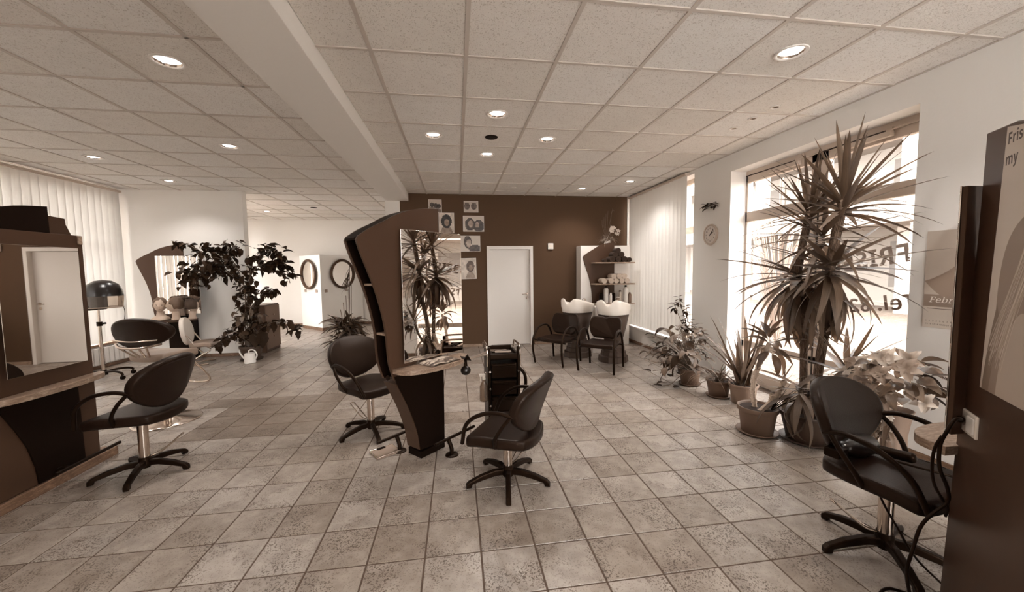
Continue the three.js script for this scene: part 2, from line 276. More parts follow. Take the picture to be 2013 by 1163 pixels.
// thermostat box
{
  const t = thing('wall_switch_box', 'small white square box on the dark wall right of the door', 'wall box', [1.86, 1.962, ZB]);
  mesh('cover', rb(-0.055, 0.055, -0.06, 0.06, 0, 0.03, 0.006), M.white, t); mesh('front_plate', rb(-0.038, 0.038, -0.04, 0.04, 0.028, 0.035, 0.003), M.ceramic, t);
}
// ---------------------------------------------------------------- windows with vertical blinds
function blind(name, label, x, z0, z1, y0, y1, side, waves) {
  const t = thing(name, label, 'blinds', [x, 0, 0]);
  mesh('head_rail', rb(-0.035, 0.035, y1, y1 + 0.035, z0 - 0.03, z1 + 0.03, 0.004), M.frame, t);
  const n = Math.round((z1 - z0) / 0.113), gs = [0, 1, 2].map((v) => { const g = new THREE.BoxGeometry(0.127, y1 - y0, 0.0012, 2, 14, 1), p = g.attributes.position; for (let i = 0; i < p.count; i++) { const yy = p.getY(i), xx = p.getX(i); p.setZ(i, p.getZ(i) + 0.006 * Math.cos(xx * 24.7) + waves * (0.008 * Math.sin(yy * 2.3 + v * 2.1) * (0.5 - yy / (y1 - y0)))); p.setX(i, xx + waves * 0.006 * Math.sin(yy * 1.7 + v * 1.3) * (0.5 - yy / (y1 - y0))); } g.computeVertexNormals(); return g; });
  for (let i = 0; i < n; i++) { const m = mesh('slat', gs[i % 3], M.slat, t); m.position.set(0, (y0 + y1) / 2, z0 + (i + 0.5) * (z1 - z0) / n); m.rotation.y = Math.PI / 2 + side * (0.12 + rr(-0.06, 0.06) * waves); }
  return t;
}
{ // right window
  const w = thing('window_1', null, null, [3.74, 0, 0], 0, null, 'structure');
  const z0 = -7.38, z1 = -5.32, y0 = 0.35, y1 = 2.9;
  mesh('window_frame', merge([rb(-0.03, 0.03, y0, y0 + 0.07, z0, z1), rb(-0.03, 0.03, y1 - 0.07, y1, z0, z1), rb(-0.03, 0.03, y0, y1, z0, z0 + 0.06), rb(-0.03, 0.03, y0, y1, z1 - 0.07, z1), rb(-0.03, 0.03, y0, y1, -6.38, -6.3), rb(-0.03, 0.03, 2.05, 2.15, z0, z1)]), M.frame, w);
  for (const [a, b] of [[z0 + 0.05, -6.37], [-6.31, z1 - 0.06]]) { mesh('pane', bb(-0.004, 0.004, y0 + 0.06, 2.06, a, b), M.glass, w); mesh('pane', bb(-0.004, 0.004, 2.14, y1 - 0.06, a, b), M.glass, w); }
  mesh('window_handle', rb(-0.07, -0.03, 1.0, 1.12, -5.385, -5.365, 0.004), M.gasket, w);
  mesh('window_sill', rb(-0.27, -0.03, 0.312, 0.348, z0, z1, 0.006), M.white, w);
  blind('vertical_blind', 'closed pale vertical blind over the window behind the basins', 3.49, -7.36, -5.46, 0.37, 2.9, 1, 0.25);
}
{ // left windows
  const w = thing('window_2', null, null, [XL - 0.16, 0, 0], 0, null, 'structure'); const y0 = 0.37, y1 = 2.86;
  const posts = [-11.08, -9.4, -7.75], posts2 = [-7.28, -5.9, -4.4, -2.9, -1.4, 0.1, 1.58];
  for (const ps of [posts, posts2]) {
    const a = ps[0], b = ps[ps.length - 1];
    mesh('window_frame', merge([rb(-0.03, 0.03, y0, y0 + 0.07, a, b), rb(-0.03, 0.03, y1 - 0.07, y1, a, b), rb(-0.03, 0.03, 1.98, 2.06, a, b), ...ps.map((z) => rb(-0.03, 0.03, y0, y1, z - 0.03, z + 0.03))]), M.frame, w);
    for (let i = 0; i + 1 < ps.length; i++) { mesh('pane', bb(-0.004, 0.004, y0 + 0.06, 1.99, ps[i] + 0.02, ps[i + 1] - 0.02), M.glass, w); mesh('pane', bb(-0.004, 0.004, 2.05, y1 - 0.06, ps[i] + 0.02, ps[i + 1] - 0.02), M.glass, w); }
  }
  mesh('window_sill', rb(0.0, 0.22, 0.362, 0.4, -7.42, 1.6, 0.006), M.wood, w);
  blind('vertical_blind', 'pale wavy vertical blind along the left window front', XL + 0.075, -7.4, 1.55, 0.42, 2.88, -1, 1);
  blind('vertical_blind', 'pale vertical blind over the back room window', XL + 0.075, -11.05, -9.5, 0.42, 2.88, -1, 0.6);
  const rad = thing('radiator', 'white radiator under the left window sill', 'radiator', [XL + 0.05, 0, -6.9]);
  for (let i = 0; i < 10; i++) mesh('fin', rb(-0.03, 0.03, 0.08, 0.34, -0.45 + i * 0.09, -0.38 + i * 0.09, 0.01), M.white, rad);
  mesh('rail_pipe', bar([0, 0.1, -0.47], [0, 0.1, 0.47], 0.012), M.white, rad);
}
{ // unseen clear window added behind the camera to brighten the room
  const w = thing('window_3', null, null, [0, 0, ZF + 0.16], 0, null, 'structure'); const y0 = 0.36, y1 = 2.86;
  for (const [a, b] of [[0.6, 3.1]]) {
    const n = 2, st = (b - a) / n, bars = []; for (let i = 0; i <= n; i++) bars.push(rb(a + i * st - 0.03, a + i * st + 0.03, y0, y1, -0.03, 0.03));
    mesh('window_frame', merge([rb(a, b, y0, y0 + 0.07, -0.03, 0.03), rb(a, b, y1 - 0.07, y1, -0.03, 0.03), ...bars]), M.frame, w);
    for (let i = 0; i < n; i++) mesh('pane', bb(a + i * st + 0.02, a + (i + 1) * st - 0.02, y0 + 0.06, y1 - 0.06, -0.004, 0.004), M.glass, w);
  }
}
{ // entrance: glazed double door with transom lights
  const w = thing('door_2', null, null, [3.78, 0, 0], 0, null, 'structure');
  const z0 = -4.66, z1 = -2.3, zm = -3.53;
  mesh('outer_frame', merge([rb(-0.03, 0.04, 0, 2.735, z0, z0 + 0.05), rb(-0.03, 0.04, 0, 2.735, z1 - 0.05, z1), rb(-0.03, 0.04, 2.68, 2.76, z0, z1), rb(-0.025, 0.035, 0, 0.05, z0, z1)]), M.frame, w);
  mesh('seal', merge([rb(-0.034, -0.02, 0.0, 2.68, z0 + 0.045, z0 + 0.06, 0.002), rb(-0.034, -0.02, 2.672, 2.684, z0 + 0.05, z1, 0.002), rb(-0.034, -0.02, 0.05, 2.68, zm - 0.006, zm + 0.006, 0.002)]), M.gasket, w);
  for (const [a, b] of [[z0 + 0.055, zm - 0.008], [zm + 0.008, z1 - 0.05]]) {
    const leaf = mesh('door_wing', merge([rb(-0.028, 0.03, 0.05, 2.675, a, a + 0.085), rb(-0.028, 0.03, 0.05, 2.675, b - 0.085, b), rb(-0.028, 0.03, 2.59, 2.675, a, b), rb(-0.028, 0.03, 2.09, 2.215, a, b), rb(-0.028, 0.03, 0.05, 0.17, a, b), rb(-0.028, 0.03, 0.46, 0.54, a, b)]), M.frame, w);
    mesh('pane', bb(-0.004, 0.004, 2.21, 2.6, a + 0.08, b - 0.08), M.glass, leaf); mesh('pane', bb(-0.004, 0.004, 0.53, 2.1, a + 0.08, b - 0.08), M.glass, leaf); mesh('pane', bb(-0.004, 0.004, 0.16, 0.47, a + 0.08, b - 0.08), M.glass, leaf);
  }
  mesh('pull_handle', merge([tube([[-0.03, 1.36, z0 + 0.1], [-0.075, 1.37, z0 + 0.1], [-0.08, 1.4, z0 + 0.1], [-0.08, 1.68, z0 + 0.1], [-0.075, 1.71, z0 + 0.1], [-0.03, 1.72, z0 + 0.1]], 0.011, 24, 8)]), M.steel, w);
  for (const [a, b] of [[-4.15, -3.75], [-3.3, -2.85]]) { mesh('door_closer', merge([rb(-0.075, -0.03, 2.615, 2.66, a, b, 0.004), rb(-0.06, -0.03, 2.66, 2.69, b - 0.05, b, 0.003), bar([-0.05, 2.67, b - 0.02], [-0.05, 2.675, b + 0.25], 0.008)]), M.frame, w); }
}
// mirrored lettering on the outside of the door glass
{
  const font = await new FontLoader().loadAsync('fonts/droid/droid_sans_bold.typeface.json');
  const put = (txt, size, y, z, tilt, label) => {
    const g = new TextGeometry(txt, { font, size, depth: 0.0015, curveSegments: 5 }); g.computeBoundingBox();
    const o = mesh('window_lettering', g, M.pot); tag(o, label, 'lettering'); o.position.set(3.79, y, z); o.rotation.set(0, Math.PI / 2, 0); o.rotateZ(tilt);
    return o;
  };
  put('FRISEUR', 0.16, 1.54, -2.69, -0.16, 'dark slanted shop lettering on the entrance glass, seen from behind');
  put('Tel. 821', 0.13, 1.14, -2.64, -0.16, 'dark slanted phone number lettering on the entrance glass, seen from behind');
}
// ---------------------------------------------------------------- outdoors
{
  struct('ground_outside', merge([bb(3.86, 40, -0.25, -0.05, -40, 30), bb(-40, -6.05, -0.25, -0.05, -40, 30)]), std({ color: '#c9c0b7', roughness: 0.95, map: stoneTex }));
  const b = thing('neighbour_building', 'pale building with columns and balconies across the street', 'building', [15, 0, -12]);
  const wallm = std({ color: '#a59c93', roughness: 0.9 }), slab = std({ color: '#8a8078', roughness: 0.9 }), win = std({ color: '#6e655d', roughness: 0.5 }), colm = std({ color: '#bbb2a9', roughness: 0.9 });
  mesh('facade', bb(1.2, 6, -0.1, 10, -14, 12), wallm, b);
  for (let f = 0; f < 3; f++) { mesh('balcony_slab', rb(-0.6, 1.2, 2.9 + f * 3, 3.12 + f * 3, -14, 12, 0.01), slab, b); mesh('balcony_parapet', rb(-0.6, -0.5, 3.12 + f * 3, 3.75 + f * 3, -14, 12, 0.01), wallm, b); mesh('balcony_rail', bar([-0.55, 4.05 + f * 3, -14], [-0.55, 4.05 + f * 3, 12], 0.03), win, b); }
  mesh('ground_canopy', rb(-2.4, -0.6, 2.75, 2.9, -14, 12, 0.02), slab, b);
  for (let k = 0; k < 9; k++) mesh('column', rb(-0.9, -0.5, -0.1, 10, -13.5 + k * 3, -13.05 + k * 3, 0.02), colm, b);
  for (let f = 0; f < 3; f++) for (let k = 0; k < 8; k++) { const q = mesh('window', rb(1.14, 1.2, 0.6 + f * 3, 2.5 + f * 3, -12.3 + k * 3, -11 + k * 3, 0.01), wallm, b); mesh('pane', bb(1.12, 1.145, 0.7 + f * 3, 2.4 + f * 3, -12.2 + k * 3, -11.1 + k * 3), win, q); }
}

// ---------------------------------------------------------------- salon furniture
const SOUT = [[0, 0], [-0.028, 0.195], [-0.061, 0.31], [-0.104, 0.429], [-0.165, 0.562], [-0.213, 0.66], [-0.263, 0.81], [-0.276, 0.94], [-0.284, 1.05], [-0.31, 1.2], [-0.358, 1.37], [-0.412, 1.51], [-0.464, 1.64], [-0.492, 1.731]];
const STOP = [[-0.492, 1.731], [-0.39, 1.799], [-0.275, 1.857], [-0.14, 1.928], [0.04, 1.984], [0.243, 2.01]];
function sCurve(lo, hi, off = 0) { const c = new THREE.SplineCurve(SOUT.map((p) => V2(...p))).getPoints(60).filter((p) => p.y >= lo - 1e-6 && p.y <= hi + 1e-6); return c.map((p) => V2(p.x + off, p.y)); }
const sTop = new THREE.SplineCurve(STOP.map((p) => V2(...p))).getPoints(20);
function sPanel(t, lo = 0) { const p = [...sCurve(lo, 1.73), ...sTop.slice(1), V2(0.25, lo)]; return extr(new THREE.Shape(p), t, 0.002, 1); }
function dShelf(u0, u1, d, y0, y1) { // D-shaped shelf, straight edge along u at z=0
  const s = new THREE.Shape(); const m = (u0 + u1) / 2, a = (u1 - u0) / 2; s.moveTo(u0, 0); for (let i = 0; i <= 24; i++) { const t = Math.PI * i / 24; s.lineTo(m - a * Math.cos(t), d * Math.pow(Math.sin(t), 0.6)); } s.lineTo(u1, 0);
  return muv(T(extr(s, y1 - y0 - 0.006, 0.003, 2), 0, y1 - 0.003, 0, Math.PI / 2, 0, 0));
}
function footrest(parent, u0, u1, us, z) { // bar on a round stand
  const f = mesh('footrest', merge([bar([u0, 0.125, z], [u1, 0.125, z], 0.013), lathe([[0, 0.012], [0.03, 0.014], [0.05, 0.008], [0.055, 0]]).translate(us, 0, z + 0.04), tube([[us, 0.01, z + 0.04], [us, 0.06, z + 0.035], [us, 0.115, z + 0.005]], 0.017, 12, 10)]), M.plastic, parent); return f;
}
function stationBody(g, niche = true) {
  mesh('front_panel', T(sPanel(0.018, 0.66), 0, 0, -0.018), M.brown, g); mesh('rear_panel', T(sPanel(0.018, 0.66), 0, 0, -0.162), M.brown, g);
  for (const z of [-0.0205, -0.144]) { const ln = sPanel(0.002, 0.66); ln.scale(0.985, 0.996, 0.6); mesh('niche_lining', T(ln, 0.002, 0.002, z), M.black, g); }
  // black core set back behind the curved edge: open niche
  const core = [...sCurve(0.66, 1.72, 0.11), V2(-0.29, 1.74), V2(-0.1, 1.85), V2(0.06, 1.92), V2(0.242, 1.955), V2(0.242, 0.66)];
  mesh('core', T(extr(new THREE.Shape(core), 0.124), 0, 0, -0.142), M.black, g);
  const rim = [...sTop, ...sTop.slice().reverse().map((p) => V2(p.x + 0.006, p.y - 0.016))];
  mesh('top_edge', T(extr(new THREE.Shape(rim), 0.124), 0, 0, -0.142), M.black, g);
  for (const y of [1.40, 1.03]) { const x = sCurve(y - 0.02, y + 0.03)[0].x; mesh('niche_shelf', rb(x + 0.012, x + 0.13, y, y + 0.016, -0.142, -0.019, 0.002), M.shelf, g); }
  // closed curved foot
  const foot = [...sCurve(0.055, 0.66), V2(0.262, 0.66), V2(0.255, 0.055)];
  mesh('curved_side', T(extr(new THREE.Shape(foot.map((p) => V2(p.x, p.y))), 0.156), 0, 0, -0.159), M.brown, g);
  const pf = [...sCurve(0.055, 0.745, 0.006), V2(0.262, 0.745), V2(0.253, 0.055)];
  mesh('pedestal_front', T(extr(new THREE.Shape(pf), 0.006), 0, 0, -0.003), M.black, g);
  mesh('plinth', rb(0.0, 0.255, 0, 0.055, -0.16, 0.003, 0.003), M.black, g);
  mesh('cable_grommet', T(cyl(0.02, 0.02, 0.008, 0, 0, 0, 16), -0.226, 0.7, -0.075, 0, 0, Math.PI / 2), M.plastic, g);
}
function mirrorOn(g, u0, u1, y0, y1, z, flip) { mesh('mirror_back', rb(u0 + 0.01, u1 - 0.01, y0 + 0.01, y1 - 0.01, z - 0.012, z - 0.001, 0.002), M.black, g); mesh('mirror_glass', rb(u0, u1, y0, y1, z - 0.0005, z + 0.005, 0.0015), M.mirror, g); }
{
  const g = thing('styling_station', 'tall dark curved styling station with tall mirror standing in the room middle', 'styling station', [-0.315, 0, -3.037], 0.7767);
  stationBody(g);
  mirrorOn(g, -0.155, 0.464, 0.81, 1.812, 0.028);
  mesh('mirror_spacer', merge([rb(-0.1, 0.2, 1.6, 1.64, -0.001, 0.017), rb(-0.1, 0.2, 0.95, 0.99, -0.001, 0.017)]), M.black, g);
  mesh('worktop', dShelf(-0.24, 0.46, 0.225, 0.745, 0.78), M.shelf, g);
  footrest(g, 0.05, 0.5, 0.19, 0.115);
  footrest(T(new THREE.Object3D(), 0, 0, 0) && g, -0.2, 0.2, -0.02, -0.29);
}
{ // left station: rectangular mirror panel with a curved body behind
  const g = thing('styling_station', 'brown styling station with square-topped mirror panel on a wooden plinth at the left edge', 'styling station', [-2.87, 0, -3.075], Math.PI / 2);
  mesh('mirror_panel', rb(-0.85, 0.345, 0.075, 1.803, -0.1, 0, 0.003), M.brown, g);
  mesh('plinth', rb(-0.85, 0.48, 0, 0.07, -0.1, 0.02, 0.006), M.wood, g);
  mirrorOn(g, -0.29, 0.237, 0.85, 1.703, 0.055);
  mesh('mirror_spacer', merge([rb(-0.2, 0.15, 1.5, 1.54, -0.001, 0.044), rb(-0.2, 0.15, 0.95, 0.99, -0.001, 0.044)]), M.black, g);
  mesh('worktop', dShelf(-0.36, 0.39, 0.115, 0.69, 0.73), M.shelf, g);
  const pf = [V2(-0.12, 0.08), V2(-0.13, 0.2), V2(-0.17, 0.36), V2(-0.23, 0.5), V2(-0.29, 0.62), V2(-0.33, 0.69), V2(0.2, 0.69), V2(0.21, 0.08)];
  mesh('pedestal_front', T(extr(new THREE.Shape(pf), 0.01, 0.001, 1), 0, 0, 0.001), M.black, g);
  const top = T(sPanel(0.02, 1.2), 0, 0, -0.14); mesh('curved_panel', top, M.black, g);
  const p2 = new THREE.Shape([V2(-0.2, 1.2), V2(-0.2, 1.99), V2(0.27, 1.955), V2(0.432, 1.946), V2(0.436, 1.9), V2(0.47, 1.83), V2(0.485, 1.75), V2(0.485, 1.2)]);
  mesh('rear_panel', T(extr(p2, 0.02, 0.002, 1), 0, 0, -0.2), M.brown, g);
  mesh('body', rb(-0.5, 0.26, 0.0, 1.2, -0.26, -0.1, 0.003), M.black, g);
  mesh('clip', rb(0.305, 0.335, 1.735, 1.8, 0.0, 0.012, 0.002), M.shelf, g);
  mesh('footrest', merge([bar([-0.1, 0.125, 0.09], [0.41, 0.125, 0.09], 0.013), tube([[0.0, 0.07, -0.02], [0.0, 0.12, 0.03], [0.0, 0.125, 0.09]], 0.014, 10, 8)]), M.plastic, g);
  // worktop of the far side
  mesh('rear_worktop', T(dShelf(-0.1, 0.62, 0.2, 0.695, 0.73), 0.42, 0, -0.30, 0, Math.PI, 0), M.shelf, g);
}
// ---------------------------------------------------------------- salon chairs
function ellipsePad(w, h, t, bend) { const s = new THREE.Shape(); s.absellipse(0, 0, w, h, 0, Math.PI * 2); let g = extr(s, t, 0.018, 4, 48); g.translate(0, 0, -t / 2); g = mergeVertices(g.deleteAttribute('uv') && g.deleteAttribute('normal') || g, 1e-4); const p = g.attributes.position; for (let i = 0; i < p.count; i++) p.setZ(i, p.getZ(i) + bend * p.getX(i) ** 2); g.computeVertexNormals(); return muv(toCreasedNormals(g, 0.7)); }
const seatShape = (() => { const s = new THREE.Shape(); s.moveTo(-0.19, -0.2); s.bezierCurveTo(-0.1, -0.26, 0.1, -0.26, 0.19, -0.2); s.bezierCurveTo(0.24, -0.12, 0.265, 0.1, 0.25, 0.19); s.bezierCurveTo(0.22, 0.25, -0.22, 0.25, -0.25, 0.19); s.bezierCurveTo(-0.265, 0.1, -0.24, -0.12, -0.19, -0.2); return s; })();
const SEAT = (() => { let g = extr(seatShape, 0.03, 0.022, 4, 14); g.deleteAttribute('uv'); g.deleteAttribute('normal'); g = mergeVertices(g, 1e-4); T(g, 0, 0, 0, Math.PI / 2, 0, 0); const p = g.attributes.position; for (let i = 0; i < p.count; i++) { const r = Math.hypot(p.getX(i), p.getZ(i)); p.setY(i, p.getY(i) + 0.03 + 0.018 * (p.getX(i) / 0.26) ** 2 - 0.02 * Math.max(0, (p.getZ(i) - 0.1) / 0.12)); } g.computeVertexNormals(); return muv(toCreasedNormals(g, 0.7)); })();
const BACK = ellipsePad(0.29, 0.2, 0.022, 1.0);
const LEG = (() => { // one leg of the star, along +Z
  const s = new THREE.Shape([V2(0.02, 0.095), V2(0.1, 0.098), V2(0.2, 0.078), V2(0.285, 0.048), V2(0.305, 0.03), V2(0.305, 0.004), V2(0.27, 0.004), V2(0.262, 0.026), V2(0.19, 0.042), V2(0.1, 0.055), V2(0.02, 0.052)]);
  const g = extr(s, 0.022, 0.007, 2); g.translate(0, 0, -0.011); g.rotateY(-Math.PI / 2); return g;
})();
function salonChair(label, x, z, turn, sh, baseTurn, opt = {}) {
  const g = thing('salon_chair', label, 'chair', [x, 0, z], turn, 'styling chairs');
  const b = mesh('star_base', merge([cyl(0.045, 0.036, 0.07, 0, 0.05, 0), cyl(0.032, 0.032, 0.02, 0, 0.035, 0)]), M.plastic, g); b.rotation.y = baseTurn - turn;
  for (let i = 0; i < 5; i++) { const l = mesh('base_leg', LEG, M.plastic, b); l.rotation.y = i * Math.PI * 2 / 5; }
  mesh('column', merge([cyl(0.032, 0.032, sh - 0.21, 0, 0.11, 0, 24), cyl(0.024, 0.024, 0.05, 0, sh - 0.105, 0, 20)]), M.chrome, g);
  mesh('seat_plate', rb(-0.11, 0.11, sh - 0.068, sh - 0.05, -0.1, 0.1, 0.006), M.plastic, g);
  const seat = mesh('seat', SEAT, M.leather, g); seat.position.y = sh - 0.04; 
  const back = mesh('backrest', BACK, M.leather, g); back.position.set(0, sh + 0.228, -0.24); back.rotation.set(-0.33, 0, 0);
  for (const s of [-1, 1]) {
    mesh('armrest', merge([tube([[s * 0.262, sh + 0.19, -0.17], [s * 0.29, sh + 0.222, -0.07], [s * 0.302, sh + 0.2, 0.06], [s * 0.29, sh + 0.115, 0.17], [s * 0.25, sh - 0.035, 0.225]], 0.0135, 28, 10), tube([[s * 0.27, sh + 0.2, -0.14], [s * 0.287, sh + 0.13, -0.085], [s * 0.272, sh + 0.04, -0.03], [s * 0.232, sh - 0.035, -0.01]], 0.0125, 20, 10)]), M.plastic, g);
  }
  if (opt.lever !== undefined) { const l = mesh('foot_lever', merge([tube([[0.02, 0.11, 0], [0.1, 0.14, 0.02], [0.22, 0.24, 0.022], [0.235, 0.25, 0.012], [0.235, 0.25, -0.012], [0.22, 0.24, -0.022], [0.1, 0.14, -0.02], [0.02, 0.11, 0]], 0.005, 40, 6)]), M.chrome, g); l.rotation.y = opt.lever - turn; }
  return g;
}
salonChair('black oval-backed styling chair seen from behind, in front of the left station', -2.384, -3.186, face(-1, -0.04), 0.48, 0.28, { lever: 0.35 });
salonChair('black oval-backed styling chair half hidden behind the tall middle station', -0.825, -3.643, face(0.8, 0.6), 0.47, 0.42, { lever: 2.6 });
salonChair('black oval-backed styling chair in front of the tall middle station', 0.332, -2.612, face(-0.85, -0.5), 0.38, -0.12, { lever: 0.75 });
salonChair('black styling chair with a hair dryer on its seat at the right', 2.18, -1.6, face(0.3, 0.95), 0.45, -0.5, { lever: 2.7 });

// ---------------------------------------------------------------- chairs at the back left
{ // raised chair on a round chrome base
  const g = thing('salon_chair', 'raised salon chair with round chrome base behind the left styling chair', 'chair', [-2.98, 0, -4.3], face(0.15, -1));
  mesh('round_base', lathe([[0, 0.07], [0.04, 0.065], [0.09, 0.042], [0.2, 0.026], [0.275, 0.014], [0.285, 0.006], [0.28, 0]], 48), M.chrome, g);
  mesh('column', merge([cyl(0.04, 0.036, 0.3, 0, 0.05, 0, 24), cyl(0.026, 0.026, 0.36, 0, 0.3, 0, 20)]), M.chrome, g);
  const s = mesh('seat', SEAT, M.leatherLight, g); s.position.y = 0.67; s.scale.set(0.9, 1, 0.85);
  const bk = mesh('backrest', BACK, M.leather, g); bk.position.set(0, 0.945, -0.26); bk.rotation.x = -0.15; bk.scale.set(1.02, 0.72, 1);
  mesh('back_frame', merge([tube([[-0.22, 0.84, -0.24], [-0.1, 0.815, -0.31], [0.1, 0.815, -0.31], [0.22, 0.84, -0.24]], 0.012, 20, 8), tube([[-0.21, 0.88, -0.27], [0, 0.872, -0.31], [0.21, 0.88, -0.27]], 0.008, 16, 8), ...[-0.13, -0.05, 0.05, 0.13].map((x) => bar([x, 0.815, -0.30], [x * 0.4 + 0.01, 0.68, -0.18], 0.009))]), M.chrome, g);
  mesh('footrest_frame', merge([tube([[-0.13, 0.66, 0.1], [-0.15, 0.45, 0.3], [-0.13, 0.3, 0.4], [0.13, 0.3, 0.4], [0.15, 0.45, 0.3], [0.13, 0.66, 0.1]], 0.01, 32, 8)]), M.chrome, g);
}
{ // cantilever chair with white oval back
  const g = thing('tube_chair', 'chair with white oval back pad and bent chrome tube frame beside the wig heads', 'chair', [-4.42, 0, -6.95], face(1, -0.25));
  const bk = mesh('backrest', ellipsePad(0.2, 0.2, 0.03, 0.4), M.leatherWhite, g); bk.position.set(0, 0.56, -0.03); bk.rotation.x = -0.12; bk.scale.y = 1.15;
  const s = mesh('seat', SEAT, M.leatherLight, g); s.position.set(0, 0.31, 0.2); s.scale.set(0.8, 1, 0.75);
  mesh('tube_frame', merge([-0.17, 0.17].map((x) => tube([[x, 0.62, -0.05], [x, 0.45, 0.06], [x, 0.28, 0.16], [x, 0.2, 0.24], [x, 0.16, 0.2], [x, 0.015, 0.0], [x, 0.015, 0.3]], 0.011, 40, 8)).concat([bar([-0.17, 0.28, 0.16], [0.17, 0.28, 0.16], 0.011)])), M.chrome, g);
}
{ // drying hood on a wheeled stand
  const g = thing('hood_dryer', 'dark hair-drying hood on a wheeled stand before the left blind', 'hair dryer', [-5.06, 0, -6.2], face(1, 0.2));
  const hood = mesh('hood_shell', T(lathe([[0, 0.23], [0.09, 0.215], [0.16, 0.165], [0.198, 0.08], [0.205, 0.0], [0.2, 0.0], [0.19, 0.07], [0.15, 0.15], [0.08, 0.2], [0, 0.212]], 36), 0.0, 1.2, 0.08), M.blackGloss, g);
  mesh('visor', T(new THREE.CylinderGeometry(0.2, 0.185, 0.16, 32, 1, true, -1.7, 3.4), 0, 1.12, 0.09), M.smoke, g);
  mesh('visor_rim', T(new THREE.TorusGeometry(0.187, 0.008, 8, 40), 0, 1.04, 0.09, Math.PI / 2), M.leatherLight, g);
  mesh('motor_housing', rb(-0.13, 0.13, 1.0, 1.22, -0.17, 0.0, 0.03, 4), M.plastic, g);
  mesh('stand_pole', merge([cyl(0.02, 0.02, 0.72, 0, 0.1, -0.02), cyl(0.014, 0.014, 0.22, 0, 0.8, -0.02)]), M.chrome, g);
  mesh('clamp_collar', merge([cyl(0.032, 0.032, 0.06, 0, 0.77, -0.02), T(cyl(0.014, 0.014, 0.05), 0.03, 0.8, -0.02, 0, 0, -Math.PI / 2)]), M.plastic, g);
  mesh('base_hub', cyl(0.05, 0.035, 0.07, 0, 0.06, -0.02), M.plastic, g);
  for (let i = 0; i < 5; i++) { const a = i * 1.2566 + 0.4, c = Math.cos(a), s = Math.sin(a); const l = mesh('base_leg', merge([tube([[0.02 * c, 0.1, -0.02 + 0.02 * s], [0.18 * c, 0.115, -0.02 + 0.18 * s], [0.3 * c, 0.095, -0.02 + 0.3 * s], [0.32 * c, 0.06, -0.02 + 0.32 * s]], 0.016, 16, 8)]), M.plastic, g); mesh('caster', T(cyl(0.028, 0.028, 0.03, 0, -0.015, 0, 18), 0.32 * c, 0.028, -0.02 + 0.32 * s, Math.PI / 2, a, 0, 0), M.black, l); }
  mesh('power_cord', tube([[0.19, 1.12, 0.13], [0.21, 0.95, 0.14], [0.2, 0.8, 0.13], [0.215, 0.68, 0.13]], 0.004, 24, 6), M.plastic, g); mesh('power_plug', merge([cyl(0.016, 0.008, 0.045, 0.215, 0.64, 0.13, 12), cyl(0.004, 0.004, 0.02, 0.209, 0.622, 0.13, 6), cyl(0.004, 0.004, 0.02, 0.221, 0.622, 0.13, 6)]), M.plastic, g);
}
{ // station on the partition wall
  const g = thing('styling_station', 'dark curved wall station with mirror and wig heads at the white partition', 'styling station', [-4.91, 0, -7.33]);
  mesh('wall_panel', T(sPanel(0.02, 0.7), 0, 0, -0.03), M.brown, g);
  mirrorOn(g, -0.175, 0.49, 0.81, 1.81, 0.012);
  mesh('mirror_spacer', rb(-0.1, 0.2, 1.3, 1.34, -0.01, 0.001), M.black, g);
  mesh('pedestal', rb(-0.06, 0.33, 0, 0.7, -0.15, 0.0, 0.004), M.black, g);
  mesh('worktop', T(dShelf(-0.25, 0.42, 0.28, 0.695, 0.73), 0, 0, 0.0), M.brown, g);
  mesh('panel_support', rb(-0.06, 0.2, 0.7, 1.7, -0.16, -0.03, 0.004), M.black, g);
}
